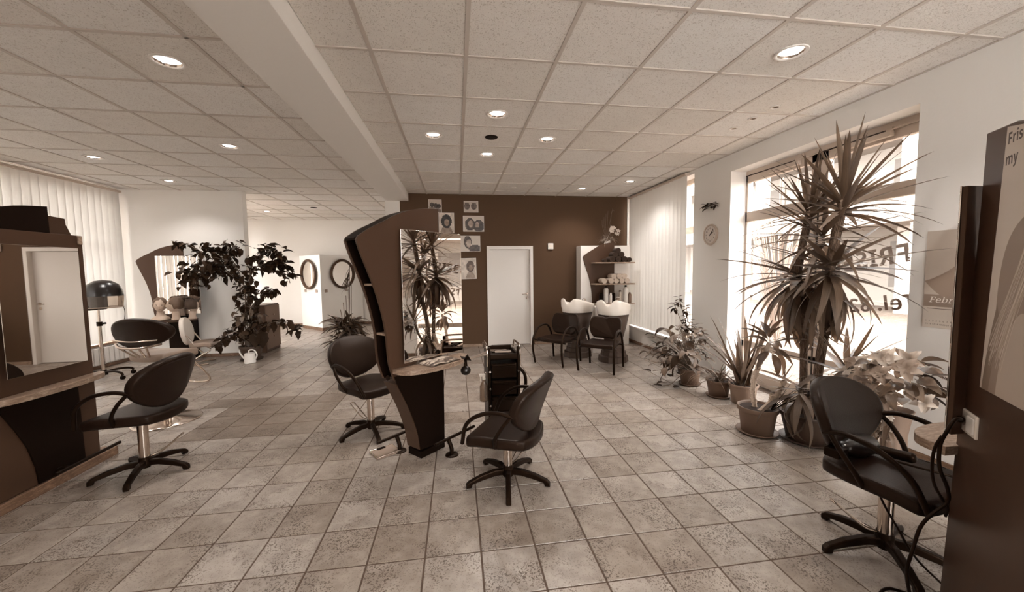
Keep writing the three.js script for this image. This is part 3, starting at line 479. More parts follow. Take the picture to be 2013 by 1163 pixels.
function wigHead(label, x, y, z, turn, hair, shoulders, s = 1) {
  const g = thing('mannequin_head', label, 'mannequin head', [x, y, z], turn); g.scale.setScalar(s);
  const prof = shoulders ? [[0.0, 0], [0.12, 0], [0.125, 0.02], [0.09, 0.055], [0.055, 0.08], [0.047, 0.12], [0.05, 0.14]] : [[0, 0], [0.062, 0], [0.06, 0.02], [0.05, 0.05], [0.048, 0.12], [0.05, 0.14]];
  const hg = new THREE.SphereGeometry(0.085, 32, 28), p = hg.attributes.position;
  for (let i = 0; i < p.count; i++) { let X = p.getX(i) / 0.085, Y = p.getY(i) / 0.085, Z = p.getZ(i) / 0.085; const jaw = Math.max(0, -Y); let sx = 0.86 - 0.28 * jaw * jaw, sz = 1.02 - 0.12 * jaw; let z2 = Z * sz, y2 = Y * 1.32;
    const fr = Math.max(0, Z); z2 += fr * (0.2 * Math.exp(-((X / 0.13) ** 2) - ((Y + 0.12) / 0.16) ** 2) + 0.06 * Math.exp(-((X / 0.3) ** 2) - ((Y + 0.52) / 0.07) ** 2) - 0.07 * Math.exp(-(((Math.abs(X) - 0.33) / 0.16) ** 2) - ((Y - 0.06) / 0.1) ** 2) + 0.07 * Math.exp(-((X / 0.22) ** 2) - ((Y + 0.85) / 0.12) ** 2));
    p.setXYZ(i, X * sx * 0.085, y2 * 0.085, z2 * 0.085 + 0.012); }
  hg.translate(0, 0.235, 0.012); hg.computeVertexNormals();
  mesh('head', merge([hg, lathe(prof, 28), T(new THREE.SphereGeometry(0.018, 10, 10).scale(0.5, 1.5, 1), 0.072, 0.23, 0.01), T(new THREE.SphereGeometry(0.018, 10, 10).scale(0.5, 1.5, 1), -0.072, 0.23, 0.01)]), M.skin, g);
  const hr = new THREE.SphereGeometry(0.1, 30, 24, 0, Math.PI * 2, 0, Math.PI * 0.72), q = hr.attributes.position;
  for (let i = 0; i < q.count; i++) { let X = q.getX(i), Y = q.getY(i), Z = q.getZ(i); const cut = Z > 0.03 && Y < 0.022 + 0.02 * Math.sin(X * 60); const w = 1 + 0.05 * Math.sin(X * 90 + Y * 40) + 0.03 * Math.sin(Z * 120); if (cut) { Z = 0.03 + (Z - 0.035) * 0.2; X *= 0.93; } q.setXYZ(i, X * 0.93 * w, Y * 1.15 * w, Z * w * 1.02 - 0.006); }
  hr.translate(0, 0.25, 0); hr.computeVertexNormals(); mesh('hair', hr, hair, g);
  for (const s of [-1, 1]) { mesh('eye', T(new THREE.SphereGeometry(0.009, 10, 8).scale(1.3, 0.6, 0.6), s * 0.028, 0.238, 0.098), M.hairDark, g); mesh('eyebrow', T(new THREE.SphereGeometry(0.011, 10, 6).scale(1.4, 0.3, 0.4), s * 0.03, 0.255, 0.098), M.hairDark, g); }
  mesh('lips', T(new THREE.SphereGeometry(0.014, 12, 8).scale(1.2, 0.4, 0.5), 0, 0.178, 0.1), M.potLight, g); return g;
}
wigHead('short blonde mannequin head with bare shoulders on the wall station shelf', -4.93, 0.731, -7.13, 0.5, M.hairLight, true, 1.05);
wigHead('mannequin head with combed-back hair turned sideways on the wall station shelf', -4.68, 0.731, -7.1, -1.1, M.hairLight, false, 1.05);
{
  const g = thing('shelf_block', 'dark low riser standing on the wall station shelf', 'riser', [-4.72, 0.7305, -7.26]); mesh('riser_top', rb(-0.1, 0.16, 0, 0.05, -0.035, 0.035, 0.004), M.black, g);
}
wigHead('dark-haired mannequin head behind the one with combed-back hair', -4.71, 0.782, -7.262, 3.0, M.hairDark, false, 0.97);
wigHead('dark round mannequin head facing the mirror at the right end of shelf', -4.47, 0.731, -7.16, 2.9, M.hairDark, false, 0.98);

// ---------------------------------------------------------------- back room
{
  const g = thing('mirror_pillar', 'low white corner wall unit with round mirrors in the back room', 'wall unit', [-3.42, 0, -10.25]);
  const dx1 = -0.75, dz1 = -0.72, dx2 = 0.6, dz2 = -0.9;
  const s = new THREE.Shape([V2(0, 0), V2(dx1, -dz1), V2(dx1 - 0.05, 1.1), V2(0.75, 1.1), V2(dx2, -dz2)]);
  mesh('unit_body', muv(T(extr(s, 1.86, 0.004, 1), 0, 0.08, 0, -Math.PI / 2, 0, 0)), M.wall, g);
  mesh('skirting', muv(T(extr(s, 0.08, 0), 0, 0, 0, -Math.PI / 2, 0, 0)), M.wood, g);
}
function roundMirror(label, x, y, z, turn, r) {
  const g = thing('round_mirror', label, 'mirror', [x, y, z], turn);
  mesh('mirror_frame', T(new THREE.TorusGeometry(r, 0.034, 12, 56).scale(1, 1, 0.8), 0, 0, 0.035), M.brown, g); mesh('mirror_glass', T(cyl(r, r, 0.012, 0, 0, 0, 48), 0, 0, 0.012, Math.PI / 2), M.mirror, g);
}
roundMirror('round mirror in dark frame on the lit left face of the back-room unit', -3.42 - 0.375 - 0.012, 1.45, -10.25 - 0.36 + 0.012, face(-0.72, 0.75), 0.36);
roundMirror('round mirror in dark frame on the right face of the back-room unit', -3.42 + 0.36 + 0.012, 1.45, -10.25 - 0.54 + 0.01, face(0.9, 0.6), 0.36);
{
  for (const [x, y, z, t, l] of [[-3.98, 1.02, -10.77, face(-0.72, 0.75), 'left'], [-3.57, 1.02, -10.38, face(-0.72, 0.75), 'second'], [-3.34, 1.02, -10.36, face(0.9, 0.6), 'third'], [-2.98, 1.02, -10.9, face(0.9, 0.6), 'right']]) { const g = thing('wall_socket', l + (l === 'left' || l === 'right' ? 'most' : '') + ' of four small wall sockets under the round mirrors', 'socket', [x, y, z], t); mesh('cover', rb(-0.04, 0.04, -0.04, 0.04, 0, 0.014, 0.004), M.leatherLight, g); }
  const g = thing('drawer_cabinet', 'brown low cabinet behind the partition end and the climbing plant', 'cabinet', [-3.6, 0, -7.95]);
  mesh('carcass', rb(-0.25, 0.03, 0, 0.9, -0.28, 0.28, 0.004), M.brown, g);
  for (let i = 0; i < 2; i++) { const d = mesh('drawer', rb(0.03, 0.048, 0.06 + i * 0.42, 0.46 + i * 0.42, -0.27, 0.27, 0.004), M.pot, g); mesh('knob', T(cyl(0.012, 0.012, 0.02), 0.048, 0.28 + i * 0.42, 0, 0, 0, -Math.PI / 2), M.chrome, d); }
}
// ---------------------------------------------------------------- hair-wash area
function washChair(label, x, z, turn) {
  const g = thing('wash_chair', label, 'chair', [x, 0, z], turn, 'chairs at the hair-wash basins');
  for (const s of [-1, 1]) mesh('arm_frame', tube([[s * 0.262, 0.012, 0.27], [s * 0.272, 0.25, 0.32], [s * 0.272, 0.42, 0.3], [s * 0.268, 0.56, 0.19], [s * 0.262, 0.6, 0.05], [s * 0.262, 0.56, -0.1], [s * 0.262, 0.36, -0.21], [s * 0.262, 0.012, -0.26]], 0.0165, 48, 10), M.plastic, g);
  const ss = new THREE.Shape(); ss.moveTo(-0.22, -0.2); ss.lineTo(0.22, -0.2); ss.quadraticCurveTo(0.25, 0.1, 0.23, 0.25); ss.quadraticCurveTo(0, 0.3, -0.23, 0.25); ss.quadraticCurveTo(-0.25, 0.1, -0.22, -0.2);
  mesh('seat', muv(T(extr(ss, 0.02, 0.02, 3), 0, 0.4, 0, Math.PI / 2)), M.leather, g);
  const bs = new THREE.Shape(); bs.moveTo(-0.12, -0.17); bs.bezierCurveTo(-0.2, -0.17, -0.24, -0.1, -0.245, 0); bs.bezierCurveTo(-0.25, 0.12, -0.22, 0.17, -0.16, 0.17); bs.lineTo(-0.05, 0.165); bs.quadraticCurveTo(0, 0.13, 0.05, 0.165); bs.lineTo(0.16, 0.17); bs.bezierCurveTo(0.22, 0.17, 0.25, 0.12, 0.245, 0); bs.bezierCurveTo(0.24, -0.1, 0.2, -0.17, 0.12, -0.17); bs.lineTo(-0.12, -0.17);
  const bg = extr(bs, 0.02, 0.018, 3); { const p = bg.attributes.position; for (let i = 0; i < p.count; i++) p.setZ(i, p.getZ(i) + 0.5 * p.getX(i) ** 2); bg.computeVertexNormals(); }
  const b = mesh('backrest', muv(bg), M.leather, g); b.position.set(0, 0.6, -0.24); b.rotation.x = -0.22;
  mesh('seat_support', merge([bar([-0.262, 0.36, -0.205], [0.262, 0.36, -0.205], 0.012), bar([-0.27, 0.36, 0.2], [0.27, 0.36, 0.2], 0.012), bar([-0.27, 0.36, 0.2], [-0.268, 0.4, 0.305], 0.01), bar([0.27, 0.36, 0.2], [0.268, 0.4, 0.305], 0.01)]), M.plastic, g);
}
washChair('dark wash chair nearer the white door, facing left', 1.6, -5.93, face(-0.75, 0.66));
washChair('dark wash chair nearer the window, with rounded back', 2.12, -5.39, face(-0.62, 0.785));
function basin(label, x, z, turn) { // local +Z towards the chair
  const g = thing('wash_basin', label, 'wash basin', [x, 0, z], turn, 'hair-wash basins');
  const N = 64, rings = [], A = 0.26, B = 0.31;
  const rim = (t) => { const f = 0.5 + 0.5 * Math.sin(t); const d = t - Math.PI / 2; return 0.895 + 0.135 * Math.pow(f, 1.7) - 0.1 * Math.exp(-((d / 0.27) ** 2)); };
  const add = (k, fn) => { const r = []; for (let i = 0; i < N; i++) { const t = i / N * Math.PI * 2; r.push([A * k * Math.cos(t), fn(t), B * k * Math.sin(t)]); } rings.push(r); };
  add(0.001, () => 0.79); add(0.5, () => 0.80); add(0.78, (t) => 0.85 + 0.3 * (rim(t) - 0.9)); add(0.92, (t) => rim(t) - 0.018); add(0.97, (t) => rim(t)); add(1.02, (t) => rim(t) - 0.004); add(1.05, (t) => rim(t) - 0.03); add(1.03, () => 0.86); add(1.0, () => 0.84); add(0.975, () => 0.775); add(0.9, () => 0.77); add(0.3, () => 0.775);
  const pos = [], idx = []; rings.forEach((r) => r.forEach((p) => pos.push(...p))); for (let j = 0; j + 1 < rings.length; j++) for (let i = 0; i < N; i++) { const a = j * N + i, b = j * N + (i + 1) % N, c = a + N, d = b + N; idx.push(a, b, c, b, d, c); }
  const bg = new THREE.BufferGeometry(); bg.setAttribute('position', new THREE.Float32BufferAttribute(pos, 3)); bg.setIndex(idx); bg.computeVertexNormals();
  mesh('bowl', bg, M.ceramic, g);
  const ped = lathe([[0.13, 0.28], [0.15, 0.36], [0.2, 0.55], [0.245, 0.77], [0, 0.775]], 40); ped.scale(1, 1, 1.14); mesh('pedestal', ped, M.potDark, g);
  const foot = lathe([[0, 0.3], [0.16, 0.3], [0.165, 0.24], [0.178, 0.235], [0.18, 0.17], [0.195, 0.165], [0.2, 0.1], [0.232, 0.09], [0.24, 0]], 10); foot.scale(1, 1, 1.12); mesh('stepped_foot', toCreasedNormals(foot, 0.4), M.potDark, g);
  mesh('tap', merge([cyl(0.018, 0.016, 0.05, 0, 0.89, -0.27, 14), tube([[0, 0.93, -0.27], [0, 0.97, -0.25], [0, 0.975, -0.19], [0, 0.95, -0.16]], 0.009, 16, 8)]), M.chrome, g);
}
basin('white wavy-rimmed hair-wash basin on dark pedestal, nearer the white door', 2.06, -6.34, face(-0.75, 0.66));
basin('white wavy-rimmed hair-wash basin on dark pedestal, nearer the window', 2.52, -5.89, face(-0.62, 0.785));
{
  const g = thing('plumbing_column', 'slim white hose stand between the two wash basins', 'stand', [2.47, 0, -6.55]);
  mesh('post', rb(-0.05, 0.05, 0.1, 0.84, -0.05, 0.05, 0.02), M.white, g); mesh('foot_plate', rb(-0.09, 0.09, 0, 0.1, -0.09, 0.09, 0.01), M.white, g);
  mesh('bottle_tray', rb(-0.14, 0.12, 0.57, 0.59, 0.06, 0.16, 0.004), M.black, g);
}
{ // shelf cupboard
  const g = thing('shelf_unit', 'white shelf unit with dark curved panel beside the window blind', 'shelf unit', [0, 0, -7.1]);
  mesh('back_board', rb(2.375, 3.375, 0, 1.95, -0.3, -0.02, 0.004), M.white, g);
  const p = T(sPanel(0.016, 0.3), 0, 0, 0); p.scale(0.87, 1, 1); p.translate(2.838, 0.01, -0.02); mesh('curved_panel', p, M.brown, g);
  for (const y of [1.605, 1.2, 0.815]) mesh('shelf_board', rb(2.575, 3.365, y, y + 0.022, -0.004, 0.24, 0.003), M.shelf, g);
}
{ // things on the shelves
  const roll = (r, l) => { const g = new THREE.CylinderGeometry(r, r, l, 20, 1); const sp = []; for (let i = 0; i <= 40; i++) { const a = i / 40 * Math.PI * 4, q = r * (0.15 + 0.82 * i / 40); sp.push([q * Math.cos(a), l / 2 + 0.001, q * Math.sin(a)]); } return merge([g, tube(sp, 0.004, 60, 5)]); };
  const rg = roll(0.05, 0.2);
  const spots = [[2.76, 1.222, 'white'], [2.9, 1.222, 'white'], [3.005, 1.222, 'white'], [3.11, 1.222, 'white'], [3.215, 1.222, 'white'], [2.955, 1.308, 'white'], [3.06, 1.308, 'white'], [3.165, 1.308, 'white']];
  const nm = ['leftmost rolled white towel lying alone on the middle shelf', 'rolled white towel, first in the bottom row of the pile', 'rolled white towel, second in the bottom row of the pile', 'rolled white towel, third in the bottom row of the pile', 'rightmost rolled white towel on the middle shelf', 'rolled white towel, left one on top of the pile', 'rolled white towel, middle one on top of the pile', 'rolled white towel, right one on top of the pile'];
  spots.forEach(([x, y], i) => { const m = mesh('towel_roll', rg, M.towel); tag(m, nm[i], 'towel', 'rolled white towels'); m.position.set(x, y + 0.0505, -6.98 + rr(-0.01, 0.01)); m.rotation.set(Math.PI / 2, 0, 0); });
  const dr = roll(0.055, 0.2);
  const ds = [[2.8, 1.628, 0.6], [2.92, 1.628, 1], [3.04, 1.628, 1], [3.16, 1.628, 1], [3.27, 1.628, 0.8], [2.98, 1.715, 1], [3.1, 1.715, 1], [3.04, 1.795, 0.9]];
  const dn = ['small dark towel roll at the left of the top shelf', 'dark towel roll, second on the top shelf', 'dark towel roll, third on the top shelf', 'dark towel roll, fourth on the top shelf', 'dark towel roll at the right end of the top shelf', 'dark towel roll on the pile, left one of the second layer', 'dark towel roll on the pile, right one of the second layer', 'dark towel roll crowning the pile on the top shelf'];
  ds.forEach(([x, y, s], i) => { const m = mesh('towel_roll', dr, M.towelDark); tag(m, dn[i], 'towel', 'dark towels on the top shelf'); m.scale.setScalar(s); m.position.set(x, y + 0.0555 * s, -6.98); m.rotation.set(Math.PI / 2, 0, 0); });
  const bottle = (label, x, y, z, r, h, mat, cap, neck = 0.5) => { const g = thing('bottle', label, 'bottle', [x, y, z], 0, 'bottles on the lower shelf'); mesh('bottle_body', lathe([[0, 0], [r, 0], [r * 1.02, 0.01], [r, h * 0.78], [r * 0.85, h * 0.86], [r * neck, h * 0.92], [r * neck, h * 0.94], [0, h * 0.94]], 20), mat, g); mesh('cap', cyl(r * neck * 1.15, r * neck, h * 0.1, 0, h * 0.92, 0, 14), cap, g); };
  const y = 0.838, z = -6.97;
  bottle('tall white pump bottle on the lower shelf', 2.83, y, z, 0.046, 0.33, M.white, M.black, 0.3);
  bottle('small white bottle beside the tall pump bottle', 2.905, y, z + 0.05, 0.026, 0.2, M.white, M.white, 0.6);
  bottle('dark bottle left of the tall pump bottle', 2.73, y, z, 0.04, 0.2, M.black, M.black, 0.6);
  bottle('dark slim bottle in the middle of the lower shelf', 2.985, y, z, 0.03, 0.22, M.black, M.pot, 0.4);
  bottle('pale short jar in the middle of the lower shelf', 3.055, y, z + 0.04, 0.035, 0.12, M.leatherLight, M.white, 0.8);
  bottle('pale tube bottle left of the tall white bottle', 3.13, y, z - 0.03, 0.03, 0.24, M.leatherWhite, M.pot, 0.8);
  bottle('tall white bottle with dark cap on the lower shelf', 3.215, y, z + 0.03, 0.045, 0.34, M.white, M.black, 0.4);
  bottle('small brown bottle at the right end of the lower shelf', 3.31, y, z, 0.032, 0.2, M.potLight, M.pot, 0.5);
}
// ---------------------------------------------------------------- drawer trolley
{
  const g = thing('drawer_trolley', 'black wheeled drawer trolley behind the middle styling chair', 'trolley', [0.372, 0, -3.3], 0.03);
  for (const s of [-1, 1]) mesh('side_frame', merge([rb(s * 0.125 - 0.012, s * 0.125 + 0.012, 0.1, 0.79, -0.17, 0.17, 0.006), rb(s * 0.125 - 0.014, s * 0.125 + 0.014, 0.78, 0.86, 0.135, 0.165, 0.012, 3)]), M.plastic, g);
  for (const s of [-1, 1]) mesh('side_rail', tube([[s * 0.137, 0.7, 0.16], [s * 0.14, 0.83, 0.15], [s * 0.14, 0.86, 0.12], [s * 0.14, 0.86, -0.12], [s * 0.14, 0.8, -0.16]], 0.009, 24, 8), M.chrome, g);
  mesh('top_tray', merge([rb(-0.115, 0.115, 0.75, 0.765, -0.17, 0.17, 0.004), rb(-0.115, 0.115, 0.75, 0.8, 0.155, 0.17, 0.004), rb(-0.115, 0.115, 0.75, 0.81, -0.17, -0.155, 0.004)]), M.plastic, g);
  for (let i = 0; i < 4; i++) { const y = 0.16 + i * 0.145; const d = mesh('drawer', merge([rb(-0.108, 0.108, y, y + 0.125, -0.16, 0.165, 0.006), rb(-0.1, 0.1, y + 0.1, y + 0.122, 0.16, 0.182, 0.008, 3)]), M.plastic, g); mesh('drawer_stud', merge([T(cyl(0.008, 0.008, 0.01, 0, 0, 0, 10), -0.12, y + 0.06, 0.17, Math.PI / 2), T(cyl(0.008, 0.008, 0.01, 0, 0, 0, 10), 0.12, y + 0.06, 0.17, Math.PI / 2)]), M.chrome, d); }
  mesh('bottom_plate', rb(-0.13, 0.13, 0.09, 0.105, -0.17, 0.17, 0.004), M.plastic, g);
  for (const [sx, sz] of [[-1, 1], [1, 1], [-1, -1], [1, -1]]) mesh('caster', merge([cyl(0.008, 0.008, 0.04, sx * 0.115, 0.055, sz * 0.145, 10), T(cyl(0.027, 0.027, 0.022, 0, -0.011, 0, 18), sx * 0.115, 0.027, sz * 0.145 + 0.01, 0, 0, Math.PI / 2)]), M.steel, g);
  mesh('dryer_hoop', tube([[0.14, 0.66, 0.08], [0.19, 0.6, 0.09], [0.2, 0.5, 0.09], [0.17, 0.4, 0.08], [0.14, 0.37, 0.08]], 0.014, 24, 8), M.plastic, g);
  const tools = thing('comb_pile', 'dark combs and clips lying in the trolley top tray', 'combs', [0.372, 0.766, -3.3]);
  for (let i = 0; i < 7; i++) { const c = mesh('comb', rb(-0.07, 0.07, 0, 0.012, -0.012, 0.012, 0.003), i % 3 ? M.black : M.leatherLight, tools); c.position.set(rr(-0.03, 0.03), 0.001 + i * 0.005, -0.12 + i * 0.035); c.rotation.y = rr(-0.4, 0.4); }
  const pouch = thing('spray_bottle', 'clear spray bottle hanging at the trolley left side', 'spray bottle', [0.205, 0.4, -3.16]);
  mesh('bottle_body', lathe([[0, 0], [0.033, 0], [0.036, 0.02], [0.034, 0.13], [0.014, 0.17], [0.013, 0.19], [0, 0.19]], 18), M.smoke, pouch); mesh('spray_head', merge([cyl(0.016, 0.014, 0.03, 0, 0.185, 0, 12), rb(-0.04, 0.015, 0.21, 0.232, -0.01, 0.01, 0.004), rb(-0.03, -0.022, 0.17, 0.212, -0.006, 0.006, 0.003)]), M.leatherWhite, pouch); mesh('hook_wire', tube([[0.0, 0.19, 0.012], [0.02, 0.25, 0.0], [0.03, 0.2, 0]], 0.003, 12, 5), M.chrome, pouch);
  const duster = thing('neck_duster', 'neck brush with dark round bulb and pale bristles hanging at the trolley corner', 'brush', [0.055, 0.7, -3.12]);
  mesh('bulb', T(new THREE.SphereGeometry(0.042, 24, 18).scale(1, 0.95, 1), 0, -0.02, 0), M.blackGloss, duster);
  mesh('bulb_neck', cyl(0.016, 0.012, 0.05, 0, 0.015, 0, 12), M.plastic, duster);
  mesh('ribbon', merge([new THREE.ConeGeometry(0.028, 0.06, 4).rotateZ(0.9).translate(-0.02, 0.085, 0), new THREE.ConeGeometry(0.028, 0.06, 4).rotateZ(-2.2).translate(0.025, 0.075, 0)]), M.black, duster);
  { const bs = []; for (let i = 0; i < 26; i++) { const a = rr(-0.18, 0.18), b = rr(-0.2, 0.2); bs.push(bar([0.02, 0.07, 0], [0.02 + 0.16 * Math.cos(a), 0.085 + 0.16 * Math.sin(a) * 0.6 + 0.03, 0.14 * b], 0.0022, 5)); } mesh('bristles', merge(bs), M.leatherLight, duster).userData.kind = 'stuff'; }
}
{ // magazine
  const g = thing('magazine', 'open glossy magazine on the middle station worktop', 'magazine', [-0.159, 0.7805, -3.05], 0.7767);
  const pt = dtex(64, 48, (u, v) => { const n = fbm(u, v, 6, 131, 3), l = vn(u, v, 24, 133); return mixc([70, 52, 40], [225, 210, 195], sst(0.35, 0.62, n * 0.7 + l * 0.3)); });
  const pg = new THREE.BoxGeometry(0.3, 0.004, 0.2, 16, 1, 1), p = pg.attributes.position; for (let i = 0; i < p.count; i++) p.setY(i, p.getY(i) + 0.004 + 0.014 * Math.abs(Math.sin(p.getX(i) / 0.15 * Math.PI)) * (p.getX(i) < 0 ? 1 : 0.6)); pg.computeVertexNormals(); mesh('pages', pg, std({ map: pt, roughness: 0.35 }), g);
}
{ // scale/tray on the floor
  const g = thing('floor_scale', 'flat square tray with bright rim on the floor by the middle station', 'tray', [-0.62, 0, -3.19], 0.62);
  mesh('plate', rb(-0.1, 0.1, 0, 0.014, -0.085, 0.085, 0.005), M.leatherLight, g); mesh('rim', merge([rb(-0.1, 0.1, 0.012, 0.02, -0.085, -0.077), rb(-0.1, 0.1, 0.012, 0.02, 0.077, 0.085), rb(-0.1, -0.092, 0.012, 0.02, -0.085, 0.085), rb(0.092, 0.1, 0.012, 0.02, -0.085, 0.085)]), M.chrome, g); mesh('label_clip', rb(-0.04, 0.03, 0.013, 0.022, -0.08, -0.055, 0.003), M.black, g);
}
// ---------------------------------------------------------------- pictures on the dark wall
{
  const pic = (x0, x1, y0, y1, tilt, label, fn) => { const g = thing('wall_photo', label, 'picture', [(x0 + x1) / 2, (y0 + y1) / 2, ZB + 0.001]); g.rotation.z = tilt; const w = x1 - x0, h = y1 - y0, n = 22, m2 = Math.round(n * h / w);
    mesh('photo_board', rb(-w / 2, w / 2, -h / 2, h / 2, 0, 0.006, 0.001), M.white, g);
    const pl = new THREE.PlaneGeometry(w - 0.012, h - 0.012).translate(0, 0, 0.0065); mesh('photo_print', pl, std({ map: dtex(n, m2, fn, true, true), roughness: 0.4 }), g); };
  const port = (hx, hy, sx, sy, dark, sd) => (u, v) => { const n = vn(u, v, 8, sd) * 40 - 20; const e = ((u - hx) / sx) ** 2 + ((v - hy) / sy) ** 2, f = ((u - hx - 0.02) / (sx * 0.45)) ** 2 + ((v - hy + 0.06) / (sy * 0.5)) ** 2, b = ((u - hx) / (sx * 1.2)) ** 2 + ((v + 0.1) / 0.45) ** 2; let c = [212 + n, 198 + n, 184 + n]; if (b < 1) c = [150 + n, 130 + n, 114 + n]; if (e < 1) c = [dark + n, dark * 0.78 + n, dark * 0.62 + n]; if (f < 1) c = [150 + n, 126 + n, 108 + n]; return c; };
  pic(-0.504, -0.258, 2.60, 2.85, 0, 'small square group photo above the middle station, leftmost of the top row', (u, v) => { const e = Math.min(...[0.25, 0.55, 0.8].map((x, i) => ((u - x) / 0.16) ** 2 + ((v - 0.6 + 0.05 * i) / 0.2) ** 2)), n = vn(u, v, 10, 7) * 60; return e < 1 ? [40 + n, 28 + n, 20 + n] : v < 0.45 && vn(u, v, 6, 5) > 0.45 ? [90 + n, 72 + n, 60 + n] : [200, 184, 170]; });
  pic(-0.321, -0.03, 2.22, 2.605, 0, 'upright portrait photo with dark curly hair, directly above the mirror', port(0.5, 0.58, 0.36, 0.34, 45, 3));
  pic(0.16, 0.436, 2.617, 2.83, 0, 'small landscape photo in the top row right of the portrait', (u, v) => { const e = Math.min(...[0.2, 0.7].map((x) => ((u - x) / 0.2) ** 2 + ((v - 0.55) / 0.35) ** 2)), n = vn(u, v, 9, 17) * 60; return e < 1 ? [70 + n, 54 + n, 44 + n] : [196, 180, 166]; });
  pic(0.139, 0.541, 2.25, 2.55, 0, 'landscape photo of two heads, second in the right column', (u, v) => { const a = ((u - 0.32) / 0.24) ** 2 + ((v - 0.45) / 0.42) ** 2, b = ((u - 0.75) / 0.26) ** 2 + ((v - 0.35) / 0.42) ** 2, f = ((u - 0.36) / 0.12) ** 2 + ((v - 0.5) / 0.24) ** 2, f2 = ((u - 0.68) / 0.1) ** 2 + ((v - 0.42) / 0.2) ** 2, n = vn(u, v, 9, 27) * 40; return f < 1 || f2 < 1 ? [150 + n, 128 + n, 112 + n] : a < 1 || b < 1 ? [52 + n, 38 + n, 28 + n] : [204, 190, 176]; });
  pic(0.073, 0.462, 1.868, 2.17, 0, 'landscape photo of one head with flowing dark hair, third in the right column', (u, v) => { const a = ((u - 0.38) / 0.2) ** 2 + ((v - 0.6) / 0.42) ** 2, b = ((u - 0.75) / 0.32) ** 2 + ((v - 0.15) / 0.28) ** 2, f = ((u - 0.42) / 0.13) ** 2 + ((v - 0.52) / 0.26) ** 2, n = vn(u, v, 9, 37) * 40; return f < 1 ? [160 + n, 140 + n, 124 + n] : a < 1 || b < 1 ? [58 + n, 42 + n, 32 + n] : [206, 192, 178]; });
  pic(0.076, 0.378, 1.337, 1.741, 0.015, 'lowest upright photo of a short-haired head beside the door', port(0.62, 0.6, 0.27, 0.28, 95, 43));
}
// ---------------------------------------------------------------- right station with poster
const inLocal = (g, geo) => { g.updateMatrixWorld(true); geo.applyMatrix4(g.matrixWorld.clone().invert()); return geo; };
{
  const g = thing('styling_station', 'dark styling station with large poster and white socket at the right edge', 'styling station', [1.892, 0, -1.047], Math.atan2(0.7517, 0.6595));
  const out = [[0.26, 2.012], [0.268, 1.75], [0.3, 1.1], [0.345, 0.69], [0.4, 0.0], [-0.3, 0], [-0.34, 0.4], [-0.42, 0.9], [-0.47, 1.4], [-0.5, 1.73], [-0.36, 1.83], [-0.15, 1.94], [0.05, 1.995]];
  mesh('poster_panel', extr(shapeOf(out), 0.03, 0.003, 1), M.brown, g);
  mesh('inner_core', T(extr(shapeOf([[0.2, 1.95], [0.2, 0], [-0.25, 0], [-0.3, 0.9], [-0.4, 1.7]]), 0.11), 0, 0, 0.031), M.black, g);
  mesh('rear_panel', T(extr(shapeOf([[0.26, 2.012], [0.26, 0], [-0.3, 0], [-0.34, 0.4], [-0.42, 0.9], [-0.47, 1.4], [-0.5, 1.73], [-0.36, 1.83], [-0.15, 1.94], [0.05, 1.995]]), 0.018, 0.002, 1), 0, 0, 0.142), M.brown, g);
  mesh('mirror_board', inLocal(g, rb(2.012, 2.62, 0.8, 1.815, -1.276, -1.258, 0.003)), M.brown, g);
  mesh('mirror_glass', inLocal(g, rb(2.01, 2.622, 0.798, 1.817, -1.282, -1.2765, 0.0015)), M.mirror, g);
  const ws = T(dShelf(2.03, 2.68, 0.215, 0.695, 0.735), 0, 0, 0); ws.scale(1, 1, -1); { const ix = ws.attributes.position; for (let i = 0; i < ix.count; i += 3) for (const a of [ws.attributes.position, ws.attributes.normal, ws.attributes.uv]) { const n = a.itemSize, t = a.array.slice(i * n + n, i * n + 2 * n); a.array.copyWithin(i * n + n, i * n + 2 * n, i * n + 3 * n); a.array.set(t, i * n + 2 * n); } }
  ws.translate(0, 0, -1.285); mesh('worktop', inLocal(g, muv(ws)), M.shelf, g);
  mesh('worktop_support', inLocal(g, rb(2.34, 2.6, 0, 0.795, -1.42, -1.26, 0.004)), M.black, g);
  const sock = mesh('socket_plate', rb(0.155, 0.29, 0.818, 0.91, -0.012, 0, 0.006, 3), M.ceramic, g);
  mesh('switch_rocker', T(rb(0.165, 0.222, 0.832, 0.896, -0.017, -0.01, 0.003), 0, 0, 0), M.white, sock); mesh('socket_recess', T(cyl(0.02, 0.02, 0.004, 0, 0, 0, 18), 0.258, 0.864, -0.0125, Math.PI / 2), M.leatherLight, sock);
}
